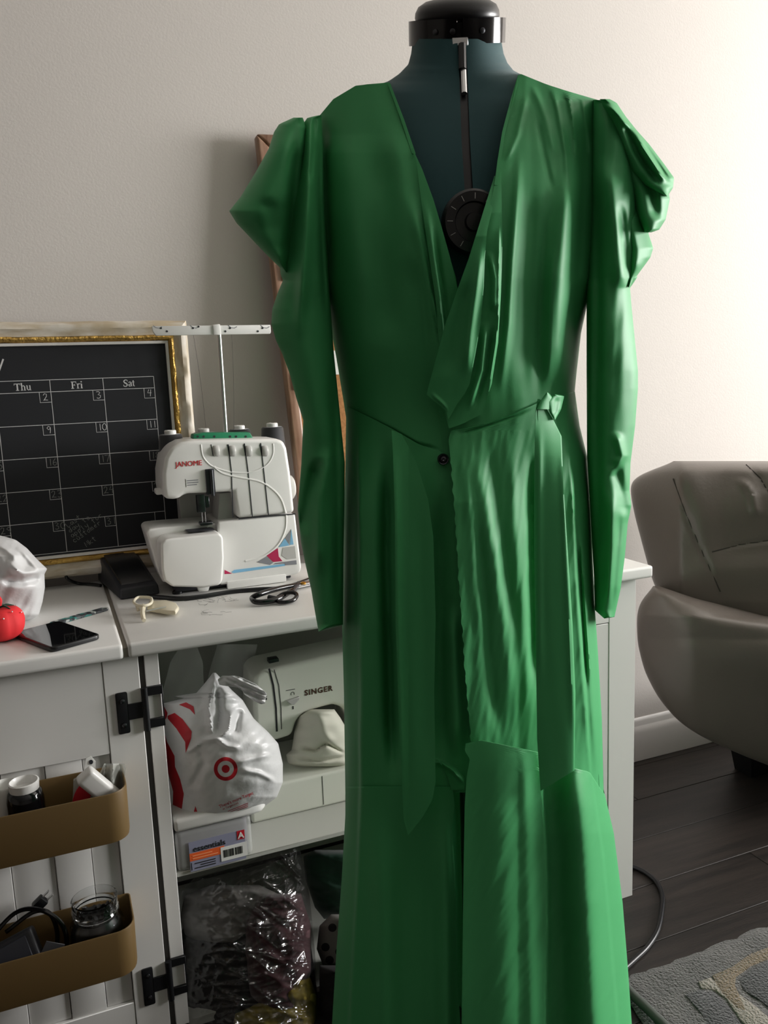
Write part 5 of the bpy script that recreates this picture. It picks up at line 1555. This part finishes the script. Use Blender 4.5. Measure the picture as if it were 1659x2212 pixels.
for P in ([(346, 1524), (352, 1522), (362, 1540), (360, 1550), (352, 1562), (347, 1556)],
          [(362, 1546), (377, 1540), (394, 1553), (414, 1580), (413, 1595), (401, 1627), (400, 1603), (381, 1574), (362, 1552)],
          [(347, 1578), (354, 1580), (361, 1603), (377, 1633), (378, 1656), (389, 1683), (397, 1715), (392, 1752), (373, 1741), (374, 1710), (360, 1659), (353, 1622)],
          [(386, 1522), (402, 1517), (418, 1526), (421, 1544), (410, 1532)], [(422, 1741), (430, 1765), (416, 1765)]):
    scan_decal(P, bs, M['red'], 'red_stripe', bagt)
polar_decal(487.5, 1661, 17.6, 25.6, bs, M['red'], 'bullseye_ring', bagt)
polar_decal(487.5, 1661, 0, 8.6, bs, M['red'], 'bullseye_dot', bagt)
text_decal("There's more Target", 510, 1728, 9.4, -.39, bs, M['red'], 'lettering', bagt, .12)
text_decal("at Target.com", 498, 1741, 6.5, -.39, bs, M['red'], 'lettering', bagt, .05)
for k in range(3):                                      # illegible small print
    y_ = 1752 + 3.6 * k
    scan_decal([(492, y_), (536, y_ - 18), (536, y_ - 16.6), (492, y_ + 1.4)], bs, M['red'], 'small_print', bagt, step=.7)
# translucent bags hung up behind
for Lq, Rq, yv, sd, lab in (([(392, 1392), (368, 1430), (350, 1500), (347, 1560)], [(424, 1392), (438, 1430), (441, 1500), (440, 1560)], 1.60, 71, 'thin translucent plastic bag hanging at the left inside the cabinet'),
                            ([(470, 1392), (455, 1440), (440, 1500), (440, 1560)], [(556, 1392), (545, 1440), (536, 1490), (530, 1560)], 1.64, 72, 'thin translucent plastic bag behind the loop of the shopping bag')):
    o = sheet('thin_bag', M['film_clear'], None, Lq, Rq, lambda X, Y: hd(.22, yv) + 0 * X, (), lambda X, Y: .006 * wrinkle(X, Y, 22, 120, sd, .2), dy=4, thick=.0008)
    meta(o, lab, 'plastic bag')
# tray, packet
x0_, x1_ = .134, float(ony(581, 1758, 1.32)[0])
t1_, t0_ = float(ony(365, 1776, 1.316)[2]), float(ony(365, 1805, 1.316)[2])
b = MB()
tp = [(x0_, 1.316), (x1_ - .03, 1.316), (x1_ - .012, 1.320), (x1_ - .002, 1.332), (x1_, 1.35), (x1_, 1.47), (x0_, 1.47)]
b.prism(tp, t0_, t1_, lambda u, v, w: (u, v, w), .007, 4)
o = b.build('tray', M['serger'], None)
meta(o, 'white plastic tray under the shopping bag, on the packaged fabric', 'tray')
pkt = thing('fabric_packet', 'clear packet of grey fabric with orange label under the white tray', 'packet', (.20, 1.38, SH))
kx1 = float(ony(546, 1820, 1.320)[0])
MB().box((.136, 1.326, SH + .002), (kx1 - .006, 1.45, t0_ - .004), .010, 4).build('folded_fabric', mat('mauve_grey_cloth', '8f8a96', .85), pkt)
PY_ = 1.3185
MB().box((.1345, 1.320, SH + .0005), (kx1, 1.455, t0_ - .001), .010, 4).build('wrapper', M['film_clear'], pkt)
def lab(pts, m, nm, off, par=pkt):
    return MB().prism(spoly(pts, PY_), -off, -off + .0004, front_y(PY_), 0).build(nm, m, par, smooth=False)
def rect_(x0, y0, x1, y1):                              # pixel corners, edges along the shelf
    (a, zt_), (c, zb_) = sp(x0, y0, PY_), sp(x1, y1, PY_)
    return a, zb_, c, zt_
def quad(a, zb_, c, zt_, m, nm, off):
    return MB().box((a, PY_ - off, zb_), (c, PY_ - off + .0004, zt_), 0).build(nm, m, pkt, smooth=False)
A_, _z = sp(407, 1820, PY_)
B_, _z2 = sp(528, 1800, PY_)
zt_ = sp(512, 1795, PY_)[1]
zb_ = sp(407, 1885, PY_)[1]
W_, H_ = B_ - A_, zt_ - zb_
quad(A_, zb_, B_, zt_, M['lavender'], 'label_card', .0006)
quad(A_, zb_ + .36 * H_, A_ + .62 * W_, zb_ + .62 * H_, M['orange'], 'orange_band', .0010)
quad(A_ + .55 * W_, zb_ + .10 * H_, B_ + .003, zb_ + .58 * H_, M['paper'], 'barcode_label', .0014)
for k in range(17):
    if k != 9:
        xk = A_ + (.60 + .021 * k) * W_
        quad(xk, zb_ + .22 * H_, xk + random.choice((.0006, .0011, .0015)), zb_ + .47 * H_, M['ink'], 'barcode_bar', .0018)
quad(A_ + .86 * W_, zb_ + .70 * H_, B_, zt_, M['red'], 'red_badge', .0010)
text('A', (A_ + .93 * W_, PY_ - .0014, zb_ + .83 * H_), (1, 0, 0), (0, 0, 1), .015, M['paper'], 'lettering', pkt, bold=.0004)
text('essentials', (A_ + .36 * W_, PY_ - .0010, zb_ + .74 * H_), (1, 0, 0), (0, 0, 1), .0145, M['ink'], 'lettering', pkt)
quad(A_ + .02 * W_, zb_ + .05 * H_, A_ + .03 * W_, zb_ + .30 * H_, M['ink'], 'rule_line', .0010)
for k in range(3):
    quad(A_ + (.08 + .1 * (k % 2)) * W_, zb_ + (.08 + .08 * k) * H_, A_ + .45 * W_, zb_ + (.11 + .08 * k) * H_, M['ink'], 'small_print', .0010)
    if k < 2:
        quad(A_ + .05 * W_, zb_ + (.42 + .09 * k) * H_, A_ + (.5 - .1 * k) * W_, zb_ + (.445 + .09 * k) * H_, mat('pale_orange_print', 'f3a070', .6), 'small_print', .0014)
# clear bag of cloth in the bottom compartment
cb_ = thing('clear_bag', 'large clear plastic bag of folded cloth in the bottom of the cabinet', 'plastic bag', (.27, 1.36, .05))
cd0 = hd(.28, 1.40)
def cdp_(o):
    return lambda X, Y: cd0 + o - .080 * np.clip((Y - 1950) / 270, 0, 1)
CL = [(575, 1812), (560, 1850), (520, 1868), (470, 1880), (420, 1896), (392, 1925), (386, 2000), (388, 2100), (392, 2262)]
CR = [(645, 1812), (652, 1850), (662, 1890), (668, 1930), (676, 2000), (684, 2100), (688, 2262)]
ctf = soft_table([1812, 1900, 2000, 2300], [.02, .07, .10, .10], 20)
pillow('bag_film', M['clear'], cb_, CL, CR, cdp_(0), ctf, .02, [([(590, 1820), (610, 1850), (650, 1900)], 6, .012, 'g'), ([(500, 1950), (540, 1960), (575, 1985)], 5, .012, 'h'), ([(560, 2060), (610, 2075), (660, 2040)], 6, .010, 'h'),
    ([(640, 1990), (630, 2060), (600, 2130)], 6, .010, 'g')], lambda X, Y: .006 * wrinkle(X, Y, 34, 40, 81, .5) + .010 * crinkle(X, Y, 17, 82, -.6) + .004 * crinkle(X, Y, 8, 83, -.9), nx=120, dy=2, taper=20)
def lump(nm, m, Lp, Rp, d, tf, seed, lab_, cat='cloth', par=None, fold=()):
    o = pillow(nm, m, par, Lp, Rp, d, tf, .04, fold, lambda X, Y: .004 * wrinkle(X, Y, 34, 24, seed, .3) + .005 * crinkle(X, Y, 14, seed, .5), nx=50, dy=3, taper=16, power=.3)
    if lab_:
        meta(o, lab_, cat)
    return o
lump('folded_cloth', M['greycloth'], [(455, 1912), (398, 1935), (388, 1985), (400, 2020), (440, 2040)], [(560, 1912), (610, 1935), (618, 1950), (575, 1978), (520, 2040)], cdp_(+.01), .05, 83, 'pale grey cloth folded in the top of the large clear bag')
lump('folded_cloth', M['maroon'], [(560, 1930), (530, 1990), (528, 2060), (540, 2150), (580, 2190)], [(650, 1930), (672, 2000), (672, 2100), (640, 2190)], cdp_(-.005), .06, 84, 'dark maroon cloth folded in the large clear bag')
lump('folded_cloth', M['darkcloth'], [(400, 1990), (386, 2030), (382, 2150), (380, 2262)], [(600, 1990), (670, 2030), (686, 2150), (688, 2262)], cdp_(+.022), .05, 85, 'black cloth lying below the grey cloth in the large clear bag')
lump('folded_cloth', M['yellow'], [(625, 2110), (590, 2150), (505, 2190), (490, 2262)], [(668, 2105), (684, 2150), (686, 2262)], cdp_(+.0), .06, 86, 'mustard yellow cloth at the bottom of the large clear bag')
lump('folded_cloth', M['darkgreen'], [(680, 1836), (655, 1850), (660, 1900), (680, 1960), (700, 1985)], [(790, 1836), (820, 1870), (820, 1950), (790, 1985)], hd(.45, 1.42), .06, 87, 'dark green cloth heaped beside the clear bag, behind the skirt')
t = thing('dotted_cloth', 'grey polka dot cloth with black dots beside the skirt in the cabinet', 'cloth', (.46, 1.46, .1))
pl_L, pl_R = [(715, 1975), (690, 2000), (684, 2050), (700, 2092)], [(770, 1975), (800, 2010), (800, 2060), (770, 2092)]
pd = 1.40
pillow('cloth_body', M['greycloth'], t, pl_L, pl_R, pd, .05, .03, (), None, nx=30, dy=3, taper=14)
psf = surf_of(pl_L, pl_R, pd, .05, (), None, 1975, 2092, taper=14)
for a, c in ((718, 2004), (703, 2046), (733, 2056), (738, 2020), (712, 2074)):
    polar_decal(a, c, 0, 9, psf, M['ink'], 'dot', t)
lump('folded_cloth', M['darkcloth'], [(690, 2085), (690, 2180), (690, 2262)], [(800, 2085), (820, 2180), (820, 2262)], 1.34, .05, 88, 'black cloth on the cabinet bottom, right beside the clear bag')

# ------------------------------------------------------------------ sofa
sofa = thing('sofa', 'grey leather sofa against the wall, right of the white cabinet', 'sofa', (2.0, 1.55, 0))
sd = hd(1.55, 1.60)
BKL = [(1478, 996), (1440, 1004), (1400, 1016), (1363, 1030), (1361, 1060), (1370, 1110), (1386, 1170), (1402, 1230), (1416, 1272), (1440, 1310), (1500, 1360), (1560, 1400)]
BKR = [(2350, 996), (2360, 1100), (2350, 1400)]
def bkd(X, Y):
    return sd + .10 * np.clip((1470 - X) / 110, 0, 1) - .05 * np.clip((Y - 1000) / 300, 0, 1) - .00020 * np.maximum(X - 1560, 0)
bkf = [([(1452, 1030), (1480, 1110), (1520, 1200), (1556, 1275)], 4, -.005, 'g'), ([(1470, 960), (1510, 1100), (1560, 1260)], 30, .006, 'g'),
       ([(1535, 1192), (1600, 1176), (1700, 1162), (1900, 1150)], 4, -.005, 'h'), ([(1610, 1000), (1640, 1030), (1662, 1070)], 6, -.005, 'g'), ([(1600, 1030), (1626, 1070), (1636, 1120)], 9, .010, 'g'),
       ([(1400, 1105), (1600, 1100), (2300, 1090)], 70, .018, 'h'), ([(1400, 1240), (1650, 1228), (2300, 1220)], 34, .010, 'h')]
pillow('back_cushion', M['leather'], sofa, BKL, BKR, bkd, .12, .15, bkf, lambda X, Y: .0025 * wrinkle(X, Y, 90, 90, 91), nx=150, dy=4, taper=26, power=.35, soft=14)
ksf = surf_of(BKL, BKR, 0, .12, bkf, lambda X, Y: .0025 * wrinkle(X, Y, 90, 90, 91), 996, 1400, .35, 26)
for P in ([(1454, 1034), (1480, 1105), (1518, 1195), (1556, 1278)], [(1538, 1192), (1600, 1176), (1700, 1162), (1900, 1150)], [(1612, 1004), (1642, 1032), (1664, 1070)]):
    Q = np.array(P, float)
    t_ = np.linspace(0, 1, 30)
    qx, qy = np.interp(t_, np.linspace(0, 1, len(Q)), Q[:, 0]), np.interp(t_, np.linspace(0, 1, len(Q)), Q[:, 1])
    MB().tube(dep(qx, qy, bkd(qx, qy) + ksf(qx, qy)), .0016, 6, 1).build('seam', M['seam'], sofa)
ARL = [(1418, 1266), (1398, 1280), (1382, 1300), (1375, 1330), (1377, 1390), (1392, 1450), (1420, 1505), (1462, 1556), (1510, 1590), (1560, 1612), (1620, 1640), (1700, 1665)]
ARR = [(1424, 1266), (1500, 1292), (1580, 1312), (1660, 1332), (1900, 1352), (2300, 1380), (2330, 1500), (2300, 1640), (1720, 1665)]
ad = hd(1.60, 1.42)
pillow('arm_rest', M['leather'], sofa, ARL, ARR, lambda X, Y: ad + .03 * np.clip((1500 - X) / 120, 0, 1), soft_table([1266, 1350, 1450, 1665], [.05, .13, .13, .05], 30), .22,
       [([(1400, 1360), (1550, 1400), (1800, 1420)], 60, .02, 'h')], lambda X, Y: .002 * wrinkle(X, Y, 100, 100, 92), nx=130, dy=4, taper=22, power=.5, soft=14)
def sofa_leg(x, y):
    b = MB()
    b.add([(x - .04, y - .03, .0), (x + .04, y - .03, .0), (x + .04, y + .03, .0), (x - .04, y + .03, .0), (x - .07, y - .05, .17), (x + .07, y - .05, .17), (x + .07, y + .05, .17), (x - .07, y + .05, .17)],
          [(3, 2, 1, 0), (4, 5, 6, 7), (0, 1, 5, 4), (1, 2, 6, 5), (2, 3, 7, 6), (3, 0, 4, 7)])
    b.build('leg', M['black'], sofa, smooth=False)
sofa_leg(1.74, 1.62)
sofa_leg(2.55, 1.62)
MB().box((1.66, 1.40, .15), (2.7, 1.70, .30), .02, 3).build('seat_base', M['leather'], sofa)

# ------------------------------------------------------------------ floor: rug and cables
rug = thing('rug', 'grey shag rug with cream and tan abstract shapes on the dark plank floor', 'rug', (1.5, .3, 0))
b = MB()
rx0, rx1, ry0, ry1 = .86, 2.7, -1.2, 1.115
nx_, ny2 = 92, 116
P = np.zeros((ny2, nx_, 3))
for j in range(ny2):
    for i in range(nx_):
        x, y = rx0 + (rx1 - rx0) * i / (nx_ - 1), ry0 + (ry1 - ry0) * j / (ny2 - 1)
        e = min(i, nx_ - 1 - i, j, ny2 - 1 - j)
        P[j, i] = (x + (random.uniform(-.006, .006) if e == 0 else 0), y + (random.uniform(-.006, .006) if e == 0 else 0), .002 if e == 0 else .012 + random.uniform(-.002, .002))
gridmesh(P, 'pile', M['rug'], rug)
def motif(pts, m, nm, h):
    Q = [onz(a, c, .0125) for a, c in pts]
    MB().prism([(float(p[0]), float(p[1])) for p in Q], .006, h, lambda u, v, w: (u, v, w), .002, 2).build(nm, m, rug)
motif([(1508, 2121), (1535, 2112), (1552, 2128), (1572, 2138), (1600, 2150), (1640, 2180), (1690, 2225), (1720, 2300), (1690, 2290), (1640, 2240), (1600, 2205), (1570, 2160), (1545, 2140), (1515, 2136)], M['rug_cream'], 'cream_shape', .0142)
motif([(1538, 2108), (1580, 2090), (1620, 2062), (1665, 2045), (1720, 2030), (1720, 2052), (1665, 2070), (1620, 2088), (1590, 2112), (1588, 2130), (1604, 2165), (1612, 2186), (1590, 2178), (1562, 2150), (1548, 2130)], M['rug_tan'], 'tan_shape', .0146)
motif([(1594, 2116), (1625, 2092), (1665, 2076), (1740, 2060), (1760, 2150), (1740, 2230), (1690, 2200), (1640, 2160), (1606, 2140)], M['rug_dark'], 'charcoal_shape', .0140)
motif([(1480, 2150), (1510, 2138), (1545, 2145), (1575, 2175), (1610, 2225), (1640, 2300), (1580, 2320), (1540, 2240), (1515, 2190)], M['rug_dark'], 'charcoal_shape', .0138)
def floor_cord(nm, pts, r_, m, lab_, z=None):
    o = MB().tube([onz(a, c, r_ + (z or 0.0005)) for a, c in pts], r_, 10).build(nm, m, None)
    return meta(o, lab_, 'cable')
floor_cord('floor_cable', [(1345, 1868), (1372, 1874), (1396, 1886), (1418, 1905), (1430, 1932), (1430, 1962), (1421, 2008), (1400, 2044), (1372, 2072), (1330, 2110)], .0050, M['black'], 'black cable looping out on the plank floor beside the cabinet foot')
floor_cord('grey_cable', [(1340, 2118), (1368, 2150), (1392, 2172), (1418, 2198), (1445, 2225), (1500, 2290)], .0085, mat('grey_rubber', '4b504b', .5), 'thick grey cable on the rug edge at the hem of the green dress', .012)
